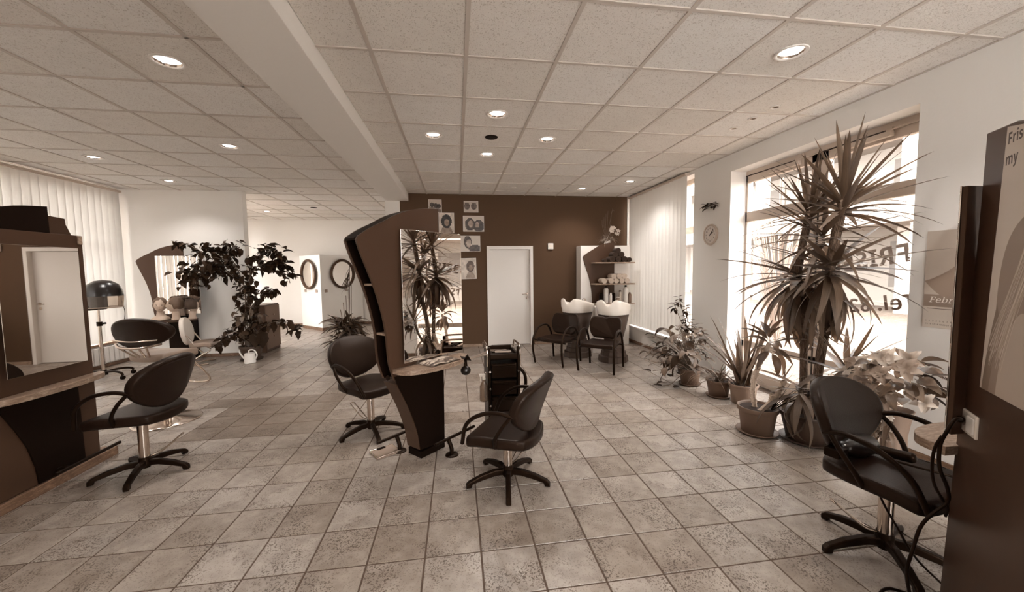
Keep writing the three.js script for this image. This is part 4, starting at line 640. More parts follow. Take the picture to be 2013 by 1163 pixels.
{ // poster
  const cv = document.createElement('canvas'); cv.width = 640; cv.height = 1024; const c = cv.getContext('2d');
  const X = (u) => (0.17 - u) / 0.6 * 640, Y = (y) => (2.01 - y) / 1.0 * 1024;
  c.fillStyle = '#d6c8bb'; c.fillRect(0, 0, 640, 1024);
  c.fillStyle = '#4b372b'; c.font = 'bold 58px sans-serif'; c.fillText('Friseur', X(0.092), Y(1.925)); c.fillText('my', X(0.098), Y(1.853));
  // printed figure: upper arm, shoulder, long light hair, pale top
  c.fillStyle = '#9a8575'; c.beginPath(); c.moveTo(X(0.085), Y(1.3)); c.bezierCurveTo(X(0.09), Y(1.55), X(0.03), Y(1.62), X(-0.05), Y(1.66)); c.lineTo(X(-0.35), Y(1.66)); c.lineTo(X(-0.35), Y(1.03)); c.lineTo(X(0.1), Y(1.03)); c.closePath(); c.fill();
  c.fillStyle = '#bfae9f'; c.beginPath(); c.moveTo(X(0.05), Y(1.03)); c.bezierCurveTo(X(0.04), Y(1.2), X(-0.02), Y(1.32), X(-0.08), Y(1.34)); c.lineTo(X(-0.35), Y(1.34)); c.lineTo(X(-0.35), Y(1.03)); c.closePath(); c.fill();
  c.fillStyle = '#85705f'; c.beginPath(); c.moveTo(X(0.15), Y(1.03)); c.bezierCurveTo(X(0.13), Y(1.2), X(0.1), Y(1.28), X(0.08), Y(1.36)); c.lineTo(X(0.055), Y(1.3)); c.bezierCurveTo(X(0.06), Y(1.2), X(0.09), Y(1.12), X(0.1), Y(1.03)); c.closePath(); c.fill();
  let q = 5; const r2 = () => { q = (Math.imul(q, 1103515245) + 12345) & 0x7fffffff; return q / 0x7fffffff; };
  for (let i = 0; i < 90; i++) { const s = r2(); c.strokeStyle = ['#c9b9aa', '#a8937f', '#8e7867', '#dccfc2'][i % 4]; c.lineWidth = 2 + 3 * r2(); c.globalAlpha = 0.7; c.beginPath(); c.moveTo(X(-0.12 - 0.1 * s), Y(1.72)); c.bezierCurveTo(X(-0.05 - 0.1 * s), Y(1.5), X(0.02 - 0.08 * s), Y(1.4), X(0.1 - 0.1 * s + 0.03 * r2()), Y(1.12 + 0.12 * r2())); c.stroke(); }
  c.globalAlpha = 1;
  const tx = new THREE.CanvasTexture(cv); tx.colorSpace = THREE.SRGBColorSpace;
  const s = shapeOf([[0.1, 1.99], [0.163, 1.03], [-0.41, 1.03], [-0.46, 1.72], [-0.3, 1.85], [-0.1, 1.95]]);
  const pg = extr(s, 0.002, 0); { const p = pg.attributes.position, uv = pg.attributes.uv; for (let i = 0; i < p.count; i++) uv.setXY(i, (0.17 - p.getX(i)) / 0.6, 1 - (2.01 - p.getY(i)) / 1.0); }
  const m = mesh('poster', pg, std({ map: tx, roughness: 0.5 })); tag(m, 'large hairdresser poster with long-haired figure on the right station', 'poster');
  m.position.set(1.892 - 0.7517 * 0.006, 0, -1.047 - 0.6595 * 0.006); m.rotation.y = Math.atan2(0.7517, 0.6595);
}
// hair dryer on the chair, and the cords
{
  const g = thing('hand_dryer', 'black hand-held hair dryer lying on the right styling chair', 'hair dryer', [2.12, 0.49, -1.71], 0.25); g.scale.setScalar(1.25);
  mesh('barrel', T(lathe([[0, -0.1], [0.03, -0.1], [0.042, -0.085], [0.046, -0.02], [0.042, 0.05], [0.028, 0.09], [0.026, 0.13], [0.0, 0.13]], 24), 0, 0.036, 0, 0, 0, 1.45), M.blackGloss, g);
  mesh('handle', T(new RoundedBoxGeometry(0.036, 0.15, 0.04, 4, 0.015), 0.09, 0.02, 0.08, 1.45, 0.5, 0), M.plastic, g);
  mesh('nozzle', T(rb(-0.19, -0.12, 0.022, 0.06, -0.028, 0.028, 0.006), 0, 0, 0), M.plastic, g);
  const c1 = mesh('extension_cord', tube([[2.2, 0.5, -1.61], [2.26, 0.495, -1.53], [2.36, 0.48, -1.45], [2.5, 0.44, -1.4], [2.56, 0.2, -1.44], [2.5, 0.02, -1.5]], 0.006, 60, 8), M.plastic); tag(c1, 'black dryer cord running over the right chair seat', 'cord');
  const c2 = mesh('extension_cord', tube([[2.05, 0.866, -1.262], [2.0, 0.882, -1.225], [1.955, 0.885, -1.215], [1.92, 0.84, -1.215], [1.9, 0.78, -1.22], [1.905, 0.69, -1.22], [1.95, 0.6, -1.22], [1.955, 0.54, -1.22], [1.9, 0.49, -1.23], [1.86, 0.43, -1.24], [1.86, 0.32, -1.26], [1.865, 0.2, -1.28], [1.93, 0.05, -1.3], [2.02, 0.012, -1.34], [1.95, 0.012, -1.4], [1.86, 0.012, -1.37], [1.84, 0.012, -1.28]], 0.0065, 140, 8), M.plastic); tag(c2, 'black power cord hanging from the white socket to the floor', 'cord');
  const c3 = mesh('extension_cord', tube([[1.91, 0.82, -1.222], [1.885, 0.77, -1.226], [1.88, 0.7, -1.228], [1.9, 0.62, -1.232], [1.945, 0.555, -1.236], [1.99, 0.5, -1.24], [2.03, 0.44, -1.27]], 0.0055, 60, 8), M.plastic); tag(c3, 'second black cord looping in front of the right worktop', 'cord');
  const c4 = mesh('extension_cord', tube([[2.05, 0.46, -1.57], [2.04, 0.36, -1.52], [2.06, 0.25, -1.46], [2.12, 0.12, -1.42], [2.2, 0.02, -1.36]], 0.005, 60, 8), M.plastic); tag(c4, 'thin black cord hanging from the right chair arm', 'cord');
  const pl = mesh('power_plug', bar([2.02, 0.874, -1.238], [2.055, 0.864, -1.258], 0.013, 12), M.plastic); tag(pl, 'black plug in the white socket of the right station', 'plug');
}
// ---------------------------------------------------------------- right wall: clock, garland, calendar
{
  const g = thing('wall_clock', 'round wall clock with pale dial above the plants', 'clock', [XR, 1.96, -4.905], -Math.PI / 2);
  mesh('case', T(lathe([[0.14, 0], [0.148, 0.012], [0.145, 0.03], [0.13, 0.034], [0.122, 0.026], [0.122, 0.02], [0, 0.02], [0, 0]], 48), 0, 0, 0, Math.PI / 2), M.frame, g);
  const cv = document.createElement('canvas'); cv.width = cv.height = 256; const c = cv.getContext('2d'); c.fillStyle = '#ece2d8'; c.fillRect(0, 0, 256, 256); c.fillStyle = '#4d3b2f'; c.font = 'bold 30px sans-serif'; c.textAlign = 'center'; c.textBaseline = 'middle';
  for (let i = 1; i <= 12; i++) { const a = i * Math.PI / 6; c.fillText(String(i), 128 + 92 * Math.sin(a), 128 - 92 * Math.cos(a)); }
  const t = new THREE.CanvasTexture(cv); t.colorSpace = THREE.SRGBColorSpace; mesh('dial', new THREE.CircleGeometry(0.121, 40).translate(0, 0, 0.0215), std({ map: t, roughness: 0.5 }), g);
  const hand = (l, w, a) => T(rb(-w, w, -0.02, l, 0.023, 0.026, 0.001, 1), 0, 0, 0, 0, 0, -a); mesh('hour_hand', hand(0.065, 0.0055, 1.05), M.black, g); mesh('minute_hand', hand(0.095, 0.004, 0.75), M.black, g);
  mesh('dial_glass', T(cyl(0.122, 0.122, 0.002, 0, 0, 0, 32), 0, 0, 0.029, Math.PI / 2), M.glass, g);
}
{
  const cv = document.createElement('canvas'); cv.width = 256; cv.height = 640; const c = cv.getContext('2d');
  c.fillStyle = '#c3b4a6'; c.fillRect(0, 0, 256, 500); c.fillStyle = '#9b8778'; c.fillRect(0, 420, 256, 80); c.fillStyle = '#a08b7b'; c.beginPath(); c.moveTo(0, 330); c.bezierCurveTo(80, 300, 150, 230, 170, 190); c.lineTo(256, 190); c.lineTo(256, 460); c.bezierCurveTo(120, 480, 60, 420, 0, 330); c.fill();
  c.fillStyle = '#54402f'; c.beginPath(); c.ellipse(215, 130, 70, 80, 0, 0, 7); c.fill(); c.beginPath(); c.ellipse(168, 205, 22, 20, 0, 0, 7); c.fill(); c.fillStyle = '#efe6dc'; c.font = 'italic 52px serif'; c.fillText('Februar', 24, 472);
  c.fillStyle = '#d9ccbf'; c.fillRect(0, 500, 256, 140); c.fillStyle = '#5a4638'; c.font = '13px sans-serif'; for (let i = 1; i <= 28; i++) c.fillText(String(i), 14 + ((i - 1) % 14) * 17, 600 + (i > 14 ? 22 : 0)); c.fillRect(20, 512, 120, 3);
  const t = new THREE.CanvasTexture(cv); t.colorSpace = THREE.SRGBColorSpace;
  const g = thing('wall_calendar', 'February wall calendar with dark-haired figure right of the entrance', 'calendar', [XR - 0.001, 1.395, -2.26], -Math.PI / 2); mesh('calendar_board', rb(-0.16, 0.16, -0.36, 0.36, 0, 0.004, 0.001), M.frame, g); mesh('calendar_print', new THREE.PlaneGeometry(0.318, 0.718).translate(0, 0, 0.0046), std({ map: t, roughness: 0.6 }), g);
}
// ---------------------------------------------------------------- plants
function leafGeo(droop, fold, prof, n = 9, stalk = 0) { // unit length along +X, half width up to 0.5, bends down by droop
  const pos = [], uv = [], idx = []; let x = 0, y = 0;
  for (let i = 0; i <= n; i++) { const t = i / n, a = -droop * t * t * 0.5 - droop * t * 0.5; if (i) { x += Math.cos(a) / n; y += Math.sin(a) / n; } const w = 0.5 * prof(t); pos.push(x + Math.sin(-a) * 0 , y + fold * w, -w, x, y, 0, x, y + fold * w, w); uv.push(0, t, 0.5, t, 1, t); if (i < n) { const b = i * 3; idx.push(b, b + 1, b + 3, b + 1, b + 4, b + 3, b + 1, b + 2, b + 4, b + 2, b + 5, b + 4); } }
  const g = new THREE.BufferGeometry(); g.setAttribute('position', new THREE.Float32BufferAttribute(pos, 3)); g.setAttribute('uv', new THREE.Float32BufferAttribute(uv, 2)); g.setIndex(idx); g.computeVertexNormals(); return g;
}
const sword = (t) => Math.max(0.02, (0.45 + 0.55 * sst(0, 0.35, t)) * Math.pow(1 - t, 0.55) * (t > 0.98 ? 0.3 : 1));
const ovate = (t) => t < 0.16 ? 0.06 : Math.max(0.03, Math.pow(Math.sin(Math.PI * Math.pow((t - 0.14) / 0.87, 0.75)), 0.85));
const heart = (t) => t < 0.12 ? 0.08 : Math.max(0.02, Math.pow(1 - (t - 0.12) / 0.89, 0.6) * (0.5 + 0.5 * sst(0.1, 0.26, t)) * (1 + 0.18 * Math.cos((t - 0.12) * 14)));
const SW = [0.03, 0.2, 0.55, 1.15, 1.9].map((d) => leafGeo(d, 0.03, sword)), OV = [0.5, 1.1, 1.7].map((d) => leafGeo(d, 0.13, ovate)), HE = [0.5, 1.0].map((d) => leafGeo(d, 0.2, heart, 6)), GR = [0.9, 1.7, 2.4].map((d) => leafGeo(d, 0.012, (t) => Math.max(0.05, 1 - t * 0.9)));
function leaf(g, geo, mat, p, yaw, pitch, L, W, roll = 0) { const m = mesh('leaf', geo, mat, g); m.position.set(...p); m.rotation.set(roll, yaw, pitch, 'YZX'); m.scale.set(L, L, W); return m; }
const pick = (a) => a[Math.floor(rnd() * a.length)];
// leaves turn away from the wall beside the door recess
function clearYaw(g, c, yaw, L) { const ok = (y) => { const x = g.position.x + c[0] + Math.cos(y) * L, z = g.position.z + c[2] - Math.sin(y) * L; return x < XR - 0.02 || (x < 3.72 && z < -2.6 && z > -4.5); }; return g.position.x < 1 || ok(yaw) ? yaw : Math.PI - yaw; }
function rosette(g, c, n, L, p0, p1, geos, W, mats) { for (let i = 0; i < n; i++) { const t = i / n, yaw = clearYaw(g, c, i * 2.39996 + rr(-0.25, 0.25), L), pitch = p0 + (p1 - p0) * t + rr(-0.12, 0.12), gi = Math.min(geos.length - 1, Math.max(0, Math.floor(t * geos.length + rr(-0.5, 0.5)))); leaf(g, geos[gi], pick(mats), [c[0] + rr(-0.012, 0.012), c[1] - t * 0.12 + rr(-0.01, 0.01), c[2] + rr(-0.012, 0.012)], yaw, pitch, L * rr(0.78, 1.12), W * rr(0.8, 1.2), rr(-0.3, 0.3)); } }
function pot(g, x, z, r0, r1, h, mat, saucer = true, rim = 0.02) {
  const y0 = saucer ? 0.012 : 0; const body = lathe([[0, y0], [r0, y0], [r1 * 0.97, y0 + h - rim * 1.6], [r1 * 1.0, y0 + h - rim * 1.5], [r1 * 1.06, y0 + h - rim * 1.3], [r1 * 1.07, y0 + h - 0.003], [r1 * 1.03, y0 + h], [r1 * 0.96, y0 + h - 0.004], [r1 * 0.9, y0 + h - 0.03]], 36); body.translate(x, 0, z); mesh('pot', body, mat, g);
  mesh('soil', T(new THREE.CylinderGeometry(r1 * 0.93, r1 * 0.9, 0.02, 28), x, y0 + h - 0.03, z), M.soil, g);
  if (saucer) mesh('saucer', lathe([[0, 0], [r0 * 1.15, 0], [r0 * 1.35, 0.02], [r0 * 1.36, 0.024], [r0 * 1.3, 0.024], [r0 * 1.1, 0.011], [0, 0.011]], 32).translate(x, 0, z), mat, g);
}
{ // the tall yucca
  const g = thing('yucca_plant', 'tall yucca with several leafy crowns before the entrance door', 'plant', [2.98, 0, -2.82]);
  pot(g, 0, 0, 0.15, 0.2, 0.24, M.potDark, true, 0.025);
  const c1 = [-0.03, 1.97, -0.03], c2 = [-0.03, 2.02, 0.25], c3 = [-0.05, 1.44, -0.1], c4 = [-0.03, 1.5, 0.17];
  mesh('trunk', merge([tube([[0.03, 0.2, 0.03], [0.02, 0.6, 0.06], [0.0, 0.95, 0.12], [-0.02, 1.3, 0.2], c4, c2], 0.034, 50, 12)]), M.bark, g);
  mesh('trunk', tube([[-0.03, 0.2, -0.02], [-0.02, 0.7, -0.04], [-0.03, 1.2, -0.06], c3, c1], 0.03, 50, 12), M.bark, g);
  rosette(g, c1, 40, 0.5, 1.35, -0.2, SW.slice(0, 3), 0.05, M.leaf);
  rosette(g, c2, 50, 0.56, 1.4, -0.25, SW.slice(0, 3), 0.056, M.leaf);
  rosette(g, c3, 64, 0.62, 0.5, -1.25, SW.slice(1), 0.074, M.leaf);
  rosette(g, c4, 64, 0.62, 0.6, -1.2, SW.slice(1), 0.074, M.leaf);
  rosette(g, [-0.03, 1.78, 0.1], 34, 0.56, 0.75, -0.35, SW.slice(0, 4), 0.05, M.leaf);
  // young side shoots low on the trunk
  rosette(g, [0.04, 0.72, 0.28], 20, 0.44, 1.1, -0.35, SW.slice(0, 4), 0.05, M.leaf); mesh('side_shoot', tube([[0.02, 0.22, 0.05], [0.03, 0.45, 0.2], [0.04, 0.7, 0.28]], 0.02, 20, 8), M.bark, g);
  rosette(g, [-0.17, 0.5, 0.08], 20, 0.4, 0.5, -0.95, SW.slice(2), 0.062, M.leaf); mesh('side_shoot', tube([[-0.03, 0.22, 0.03], [-0.1, 0.35, 0.06], [-0.17, 0.48, 0.08]], 0.018, 16, 8), M.bark, g);
}
{ // pot with knobbly pale stems in front
  const g = thing('spurge_plant', 'potted plant with pale scaly stems in the large front pot', 'plant', [2.68, 0, -3.03]);
  pot(g, 0, 0, 0.125, 0.155, 0.235, M.pot, true, 0.028);
  const stem = (pts) => { mesh('stem', tube(pts, 0.02, 30, 10), M.scale, g); const cu = new THREE.CatmullRomCurve3(pts.map((p) => V3(...p))), sc = []; for (let i = 0; i < 70; i++) { const p = cu.getPoint(i / 70), a = i * 2.4; sc.push(new THREE.ConeGeometry(0.011, 0.022, 5).rotateX(1.1).rotateY(-a + Math.PI / 2).translate(p.x + 0.02 * Math.cos(a), p.y, p.z + 0.02 * Math.sin(a))); } const m = mesh('stem_scales', merge(sc), M.scale, g); m.userData.kind = 'stuff'; };
  stem([[0.0, 0.2, -0.03], [-0.01, 0.4, -0.05], [0.02, 0.6, -0.03], [0.08, 0.82, 0.02]]); stem([[0.04, 0.2, 0.02], [0.08, 0.35, 0.1], [0.1, 0.52, 0.17]]); stem([[-0.03, 0.2, 0.04], [0.02, 0.32, 0.12], [0.0, 0.4, 0.16]]);
  rosette(g, [0.08, 0.86, 0.02], 16, 0.3, 1.1, -0.7, OV, 0.06, M.leaf); rosette(g, [0.1, 0.56, 0.17], 10, 0.16, 0.9, -0.5, SW.slice(0, 3), 0.02, M.leafLight);
  for (let i = 0; i < 12; i++) leaf(g, pick(SW.slice(0, 3)), pick(M.leafDark), [0.08, 0.21, 0.06], rr(-2.2, -0.6), rr(0.7, 1.3), rr(0.3, 0.5), 0.012);
}
{ // upright sword-leaved plant
  const g = thing('dracaena_plant', 'plant with broad upright sword leaves in a pale ribbed pot', 'plant', [3.12, 0, -3.74]);
  pot(g, 0, 0, 0.11, 0.14, 0.22, M.potLight, false, 0.02);
  for (let i = 0; i < 15; i++) leaf(g, SW[i % 3 === 0 ? 1 : 0], pick(M.leaf), [rr(-0.05, 0.05), 0.19, rr(-0.05, 0.05)], i * 2.4, rr(1.05, 1.5), rr(0.5, 0.86), rr(0.06, 0.085), rr(-0.5, 0.5));
  for (let i = 0; i < 7; i++) leaf(g, SW[2], pick(M.leafLight), [rr(-0.05, 0.05), 0.19, rr(-0.05, 0.05)], rr(1.2, 3.6), rr(0.7, 1.1), rr(0.55, 0.8), 0.06, rr(-0.4, 0.4));
}
{ // grassy plant
  const g = thing('spider_plant', 'grassy spider plant in a brown pot among the window plants', 'plant', [3.0, 0, -3.98]);
  pot(g, 0, 0, 0.1, 0.13, 0.19, M.pot, true, 0.018);
  for (let i = 0; i < 60; i++) leaf(g, pick(GR), pick(i % 2 ? M.leafLight : M.leaf), [rr(-0.04, 0.04), 0.17, rr(-0.04, 0.04)], rr(0, 6.283), rr(0.6, 1.45), rr(0.3, 0.6), rr(0.01, 0.016), rr(-0.4, 0.4));
}
{ // peace lily with trailing leaves
  const g = thing('leafy_plant', 'bushy broad-leaved plant in a brown pot before the low window wall', 'plant', [2.95, 0, -4.46]);
  pot(g, 0, 0, 0.1, 0.13, 0.2, M.pot, true, 0.02);
  const st = [];
  for (let i = 0; i < 95; i++) { const a = rr(0, 6.283), h = rr(0.25, 0.72), d = rr(0.03, 0.36) * (1.2 - h * 0.5), p = [d * Math.cos(a) - 0.1, h, d * Math.sin(a) - 0.12]; leaf(g, pick(OV), pick(i % 4 === 0 ? M.leafLight : i % 3 ? M.leaf : M.leafDark), p, -a + rr(-0.6, 0.6), rr(-0.3, 0.8), rr(0.14, 0.24), rr(0.06, 0.1), rr(-0.4, 0.4)); st.push(tube([[rr(-0.04, 0.04), 0.18, rr(-0.04, 0.04)], [p[0] * 0.5, p[1] * 0.7 + 0.05, p[2] * 0.5], p], 0.003, 8, 5)); }
  mesh('stalks', merge(st), M.stem, g);
  for (let i = 0; i < 18; i++) leaf(g, pick(SW.slice(2)), pick(M.leafDark), [-0.22 + rr(-0.04, 0.04), 0.3 + rr(-0.1, 0.15), -0.05 + rr(-0.1, 0.1)], rr(1.6, 4.2), rr(-0.9, 0.4), rr(0.16, 0.28), 0.035);
  for (const [x, y, z, yw] of [[-0.42, 0.02, 0.08, 2.6], [-0.36, 0.05, 0.02, 3.4], [-0.3, 0.13, 0.05, 1.0], [-0.3, 0.015, 0.14, 0.4], [-0.47, 0.16, -0.12, 2.2]]) leaf(g, HE[0], M.leafDark[0], [x, y, z], yw, 0.25, 0.13, 0.1);
  mesh('trailing_stalk', tube([[-0.05, 0.2, 0.05], [-0.2, 0.15, 0.1], [-0.32, 0.05, 0.1], [-0.42, 0.03, 0.08]], 0.004, 20, 5), M.stem, g); mesh('trailing_stalk', tube([[-0.05, 0.2, 0.0], [-0.25, 0.2, -0.05], [-0.45, 0.17, -0.11]], 0.004, 16, 5), M.stem, g);
}
{ // poinsettia-like tall twigs
  const g = thing('poinsettia_plant', 'thin-stemmed plant with dark leaf whorls at the window corner', 'plant', [3.2, 0, -4.95]);
  pot(g, 0, 0, 0.09, 0.12, 0.18, M.potDark, true, 0.02);
  const tops = [[-0.02, 1.07, -0.15], [-0.05, 0.97, -0.22], [0.02, 0.94, -0.04], [0.0, 0.8, -0.02], [0.03, 0.74, 0.04], [0.05, 0.7, 0.18], [0.06, 0.62, 0.3], [0.02, 0.6, -0.1]];
  const st = []; tops.forEach((t, i) => { st.push(tube([[0, 0.17, 0], [t[0] * 0.4 + 0.03, t[1] * 0.55, t[2] * 0.2 + 0.03], t], 0.0045, 20, 6)); rosette(g, [t[0], t[1] + 0.02, t[2]], 9, 0.1, 0.4, -0.7, HE, 0.05, i < 5 ? M.leafDark : M.leaf); });
  mesh('stems', merge(st), M.stem, g);
  for (let i = 0; i < 40; i++) { const a = rr(0, 6.283); leaf(g, pick(HE), pick(M.leaf), [0.08 * Math.cos(a) + rr(-0.05, 0.05), rr(0.25, 0.68), 0.2 + 0.16 * Math.sin(a)], -a, rr(-0.4, 0.6), rr(0.07, 0.12), 0.06, rr(-0.5, 0.5)); }
}
{ // flower arrangement on a tall vase
  const g = thing('flower_arrangement', 'big bouquet of pale silk flowers and leaves beside the entrance', 'flowers', [3.08, 0, -2.24]);
  mesh('vase', lathe([[0, 0], [0.1, 0], [0.105, 0.02], [0.075, 0.1], [0.07, 0.3], [0.09, 0.45], [0.1, 0.48], [0.092, 0.48], [0.06, 0.3], [0, 0.28]], 28), M.potLight, g);
  const petalG = [leafGeo(0.9, 0.3, (t) => Math.max(0.05, Math.sin(Math.PI * Math.pow(Math.min(0.97, t * 0.93 + 0.05), 0.8))), 5), leafGeo(1.6, 0.3, (t) => Math.max(0.05, Math.sin(Math.PI * Math.pow(Math.min(0.97, t * 0.93 + 0.05), 0.8))), 5)];
  const flower = (x, y, z, r, n, mat, up) => { const parts = []; for (let k = 0; k < n; k++) { const a = k * Math.PI * 2 / n * (n > 8 ? 2.4 : 1), q = petalG[k % 2].clone(); q.scale(r, r, r * 0.55); q.rotateZ(up + (n > 8 ? 0.5 * (k / n) : 0)); q.rotateY(a); parts.push(q); } const m = mesh('flower', merge(parts), mat, g); m.position.set(x, y, z); m.rotation.set(rr(-0.2, 0.6), 0, rr(0.6, 1.3)); };
  for (let i = 0; i < 80; i++) { const a = rr(0, 6.283), e = rr(-0.3, 1.2), R = rr(0.12, 0.24); leaf(g, pick(OV), pick(i % 3 ? M.leaf : i % 2 ? M.leafDark : M.leafLight), [R * 0.85 * Math.cos(a) * Math.cos(e) - 0.02, 0.66 + R * Math.sin(e), R * 0.95 * Math.sin(a) * Math.cos(e)], -a + rr(-0.5, 0.5), e * 0.5 + rr(-0.4, 0.3), rr(0.12, 0.2), rr(0.06, 0.1), rr(-0.6, 0.6)); }
  for (let i = 0; i < 18; i++) { const a = rr(1.9, 4.4), e = rr(-0.35, 1.0), R = 0.27; flower(R * Math.cos(a) * Math.cos(e) * 0.8 - 0.04, 0.67 + 0.25 * Math.sin(e), R * 1.05 * Math.sin(a) * Math.cos(e), rr(0.06, 0.1), pick([6, 6, 12, 18]), pick([M.petal[0], M.petal[1], M.petal[1], M.petal[2]]), 0.5); }
  for (let i = 0; i < 22; i++) { const y = rr(0.1, 0.5); flower(-0.08 + rr(-0.03, 0.01), y, rr(-0.12, 0.04), rr(0.03, 0.05), 8, pick(M.petal), 0.4); }
  for (let i = 0; i < 20; i++) leaf(g, pick(SW.slice(2)), pick(M.leafLight), [-0.07, rr(0.3, 0.6), rr(-0.1, 0.05)], rr(1.5, 4.5), rr(-1.2, -0.2), rr(0.15, 0.3), 0.03);
  for (const s of [[0.0, 0.72, 0.36], [0.02, 0.8, 0.3]]) { leaf(g, OV[0], M.leafDark[1], s, -1.6, 0.2, 0.18, 0.06); }
}
{ // climbing plant by the partition
  const g = thing('climbing_plant', 'tall climbing plant with dark heart-shaped leaves at the partition end', 'plant', [-3.56, 0, -7.12]);
  pot(g, 0, 0, 0.13, 0.17, 0.24, M.potDark, true, 0.03);
  mesh('stake', merge([bar([0, 0.2, 0], [0.0, 1.35, 0], 0.012), bar([-0.08, 0.2, 0.04], [-0.03, 1.2, 0.02], 0.006), bar([0.08, 0.2, 0.03], [0.03, 1.25, 0.02], 0.006)]), M.stem, g);
  const vines = [[[0, 0.25, 0.03], [-0.03, 0.8, 0.05], [-0.05, 1.3, 0.03], [-0.2, 1.65, 0.05], [-0.55, 1.78, 0.1], [-0.82, 1.6, 0.12], [-0.9, 1.38, 0.12]], [[0.02, 0.25, 0], [0.03, 1.0, 0.03], [0.08, 1.55, 0.04], [0.28, 1.88, 0.06], [0.52, 1.86, 0.08], [0.66, 1.62, 0.1], [0.72, 1.32, 0.1]], [[0.0, 0.9, 0], [0.15, 1.12, 0.05], [0.36, 1.2, 0.08], [0.46, 1.17, 0.08]], [[0.02, 0.4, 0.03], [0.25, 0.58, 0.08], [0.5, 0.67, 0.1], [0.7, 0.62, 0.12], [0.8, 0.48, 0.12]], [[-0.02, 0.35, 0.04], [-0.2, 0.5, 0.08], [-0.36, 0.44, 0.1], [-0.42, 0.34, 0.12]], [[-0.05, 1.3, 0.02], [-0.35, 1.55, 0.03], [-0.6, 1.55, 0.05], [-0.75, 1.45, 0.08]], [[-0.5, 1.75, 0.08], [-0.8, 1.95, 0.02], [-1.0, 2.02, 0.0], [-1.08, 2.0, 0.0]], [[-0.1, 1.5, 0.03], [-0.25, 1.9, 0.05], [-0.1, 1.98, 0.06]], [[0.05, 1.4, 0.03], [0.2, 1.6, 0.08], [0.45, 1.68, 0.1], [0.55, 1.6, 0.1]], [[-0.2, 1.6, 0.05], [-0.45, 1.9, 0.08], [-0.55, 1.95, 0.1]]];
  const dens = [62, 56, 14, 20, 14, 34, 8, 18, 20, 12], rad = [0.15, 0.1, 0.05, 0.055, 0.08, 0.14, 0.03, 0.1, 0.09, 0.08], tb = [];
  vines.forEach((v, k) => { const c = new THREE.CatmullRomCurve3(v.map((p) => V3(...p))); tb.push(tube(v, 0.006, 30, 6)); for (let i = 0; i < dens[k]; i++) { const t = Math.min(1, (k < 2 ? 0.06 : 0.25) + (i / dens[k]) * 0.95), p = c.getPoint(t), r = rad[k] * (k === 0 && t < 0.3 ? 0.8 : 1); leaf(g, pick(HE), pick(M.leafDark), [p.x + rr(-r, r), p.y + rr(-r, r) * 0.85, p.z + rr(-0.7, 1) * r], rr(0, 6.283), rr(-1.1, 0.5), rr(0.11, 0.19), rr(0.1, 0.15), rr(-0.6, 0.6)); } });
  mesh('vines', merge(tb), M.stem, g);
  { const dl = []; const put = (x, y, z, l) => { const q = pick(HE).clone(); q.applyMatrix4(new THREE.Matrix4().compose(V3(x, y, z), new THREE.Quaternion().setFromEuler(new THREE.Euler(rr(-0.6, 0.6), rr(0, 6.283), rr(-1.2, 0.4), 'YZX')), V3(l, l, l * 0.8))); dl.push(q); };
    vines.forEach((v, k) => { const cu = new THREE.CatmullRomCurve3(v.map((p) => V3(...p))); for (let i = 0; i < dens[k] * 1.6; i++) { const p = cu.getPoint((k < 2 ? 0.06 : 0.2) + rnd() * (k < 2 ? 0.9 : 0.78)), r = rad[k] * 1.05; put(p.x + rr(-r, r), p.y + rr(-r, r), p.z + rr(-r, r * 0.5), rr(0.09, 0.15)); } });
    for (let i = 0; i < 110; i++) put(rr(-0.2, 0.18), rr(0.3, 1.3), rr(-0.1, 0.1), rr(0.09, 0.14));
    const m = mesh('inner_foliage', mergeGeometries(dl), M.leafDark[1], g); m.userData.kind = 'stuff'; }
  for (let i = 0; i < 40; i++) leaf(g, pick(HE), pick(M.leaf), [rr(-0.2, 0.2), rr(0.3, 0.95), rr(-0.02, 0.17)], rr(0, 6.283), rr(-1.2, 0.3), rr(0.1, 0.16), 0.1, rr(-0.6, 0.6));
  leaf(g, HE[0], M.leafDark[2], [0.2, 0.5, 0.08], -0.6, -1.2, 0.3, 0.26); leaf(g, HE[0], M.leafDark[2], [0.12, 0.48, 0.1], -1.2, -1.0, 0.26, 0.22);
}
{ // watering can
  const g = thing('watering_can', 'small white watering can on the floor before the climbing plant', 'watering can', [-3.46, 0, -6.86]);
  mesh('can_body', lathe([[0, 0], [0.08, 0], [0.085, 0.01], [0.075, 0.16], [0.07, 0.165], [0.066, 0.16], [0.076, 0.012], [0, 0.01]], 28), M.white, g); mesh('spout', tube([[-0.07, 0.05, 0], [-0.12, 0.12, 0], [-0.165, 0.2, 0]], 0.012, 16, 8), M.white, g); mesh('can_handle', tube([[-0.02, 0.16, 0], [0.0, 0.215, 0], [0.07, 0.21, 0], [0.11, 0.13, 0], [0.08, 0.06, 0]], 0.011, 24, 8), M.white, g);
}
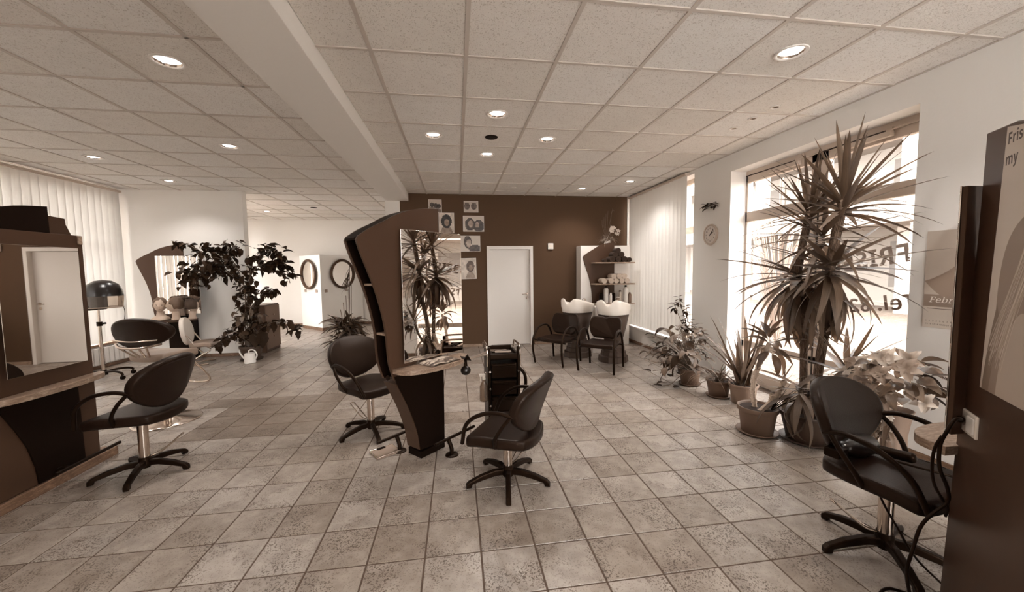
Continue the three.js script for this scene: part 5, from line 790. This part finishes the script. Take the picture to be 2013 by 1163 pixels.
{ // plant behind the chair
  const g = thing('palm_plant', 'drooping strap-leaved plant in a pale pot behind the hidden chair', 'plant', [-1.92, 0, -7.0]);
  pot(g, 0, 0, 0.12, 0.15, 0.24, M.potLight, true, 0.02);
  for (let i = 0; i < 150; i++) leaf(g, pick(i % 3 ? OV : GR), pick(i % 4 ? M.leaf : M.leafDark), [rr(-0.16, 0.14), 0.22 + rr(0, 0.4), rr(-0.1, 0.12)], rr(0, 6.283), rr(-0.2, 1.2), rr(0.25, 0.45), rr(0.04, 0.09), rr(-0.5, 0.5));
  mesh('stalks', merge([0, 1, 2, 3, 4].map((i) => tube([[0.02 * i - 0.04, 0.2, 0.02], [0.03 * i - 0.05, 0.5, 0.05], [0.05 * i - 0.1, 0.85 + 0.12 * i, 0.04]], 0.006, 16, 6))), M.leafLight[1], g);
  for (let i = 0; i < 8; i++) leaf(g, SW[2], pick(M.leaf), [0.08, 1.3 + rr(0, 0.3), 0.04], rr(2.2, 4.0), rr(-1.3, -0.4), rr(0.2, 0.36), 0.04);
  mesh('long_stalk', tube([[0, 0.2, 0], [0.05, 0.9, 0.03], [0.08, 1.6, 0.04]], 0.006, 20, 6), M.stem, g);
}
{ // dried arrangement over the shelf unit
  const g = thing('dried_bouquet', 'dried flower bouquet standing on top of the shelf unit', 'flowers', [2.95, 1.951, -7.2]);
  mesh('vase', lathe([[0, 0], [0.055, 0], [0.07, 0.04], [0.05, 0.09], [0.04, 0.1], [0.034, 0.09], [0, 0.05]], 20), M.white, g);
  for (let i = 0; i < 110; i++) leaf(g, pick(GR), pick(i % 3 ? M.leafLight : M.petal), [rr(-0.03, 0.03), 0.08, rr(-0.03, 0.03)], rr(0, 6.283), rr(0.4, 1.3), rr(0.16, 0.3), 0.012, rr(-0.5, 0.5));
  const tw = []; for (let i = 0; i < 5; i++) tw.push(tube([[0, 0.08, 0], [-0.1 + i * 0.03, 0.35, 0.0], [-0.12 + i * 0.04 + (i === 4 ? 0.06 : 0), 0.5 + 0.06 * i, 0.01]], 0.0035, 16, 5)); tw.push(tube([[0.05, 0.2, 0], [0.07, 0.6, 0], [0.1, 0.7, 0], [0.13, 0.68, 0]], 0.004, 20, 5)); mesh('twigs', merge(tw), M.leafLight[0], g);
  for (let i = 0; i < 7; i++) { const parts = []; for (let k = 0; k < 6; k++) { const q = OV[0].clone(); q.scale(0.06, 0.06, 0.035); q.rotateZ(0.5); q.rotateY(k * 1.047); parts.push(q); } const m = mesh('flower', merge(parts), M.petal[2], g); m.position.set(rr(0.05, 0.22), rr(0.22, 0.36), rr(0, 0.06)); m.rotation.x = 0.9; }
}
{ // dried garland over the clock
  const g = thing('wall_garland', 'small dark dried leaf bunch on the wall above the clock', 'decoration', [XR - 0.02, 2.36, -4.9]);
  for (let i = 0; i < 26; i++) leaf(g, pick(HE), pick(M.leafDark), [rr(-0.03, 0.005), rr(-0.035, 0.035), rr(-0.13, 0.13)], rr(0, 6.283), rr(-0.6, 0.6), rr(0.05, 0.1), 0.05);
  mesh('wire', bar([0, 0, -0.15], [0, 0.01, 0.15], 0.005), M.stem, g);
}
{ // shrub outside
  const g = thing('garden_shrub', 'bare pale shrub growing outside the left door wing', 'shrub', [6.2, -0.05, -6.6]); const tw = []; for (let i = 0; i < 60; i++) { const a = rr(0, 6.283), r = rr(0.4, 1.1); tw.push(tube([[0, 0, 0], [r * 0.3 * Math.cos(a), rr(0.8, 1.6), r * 0.3 * Math.sin(a)], [r * Math.cos(a), rr(1.8, 3.4), r * Math.sin(a)]], 0.009, 8, 4)); } mesh('branches', merge(tw), std({ color: '#a8968a', roughness: 1 }), g);
}
camera.aspect = 2013 / 1163;
renderer.render(scene, camera);
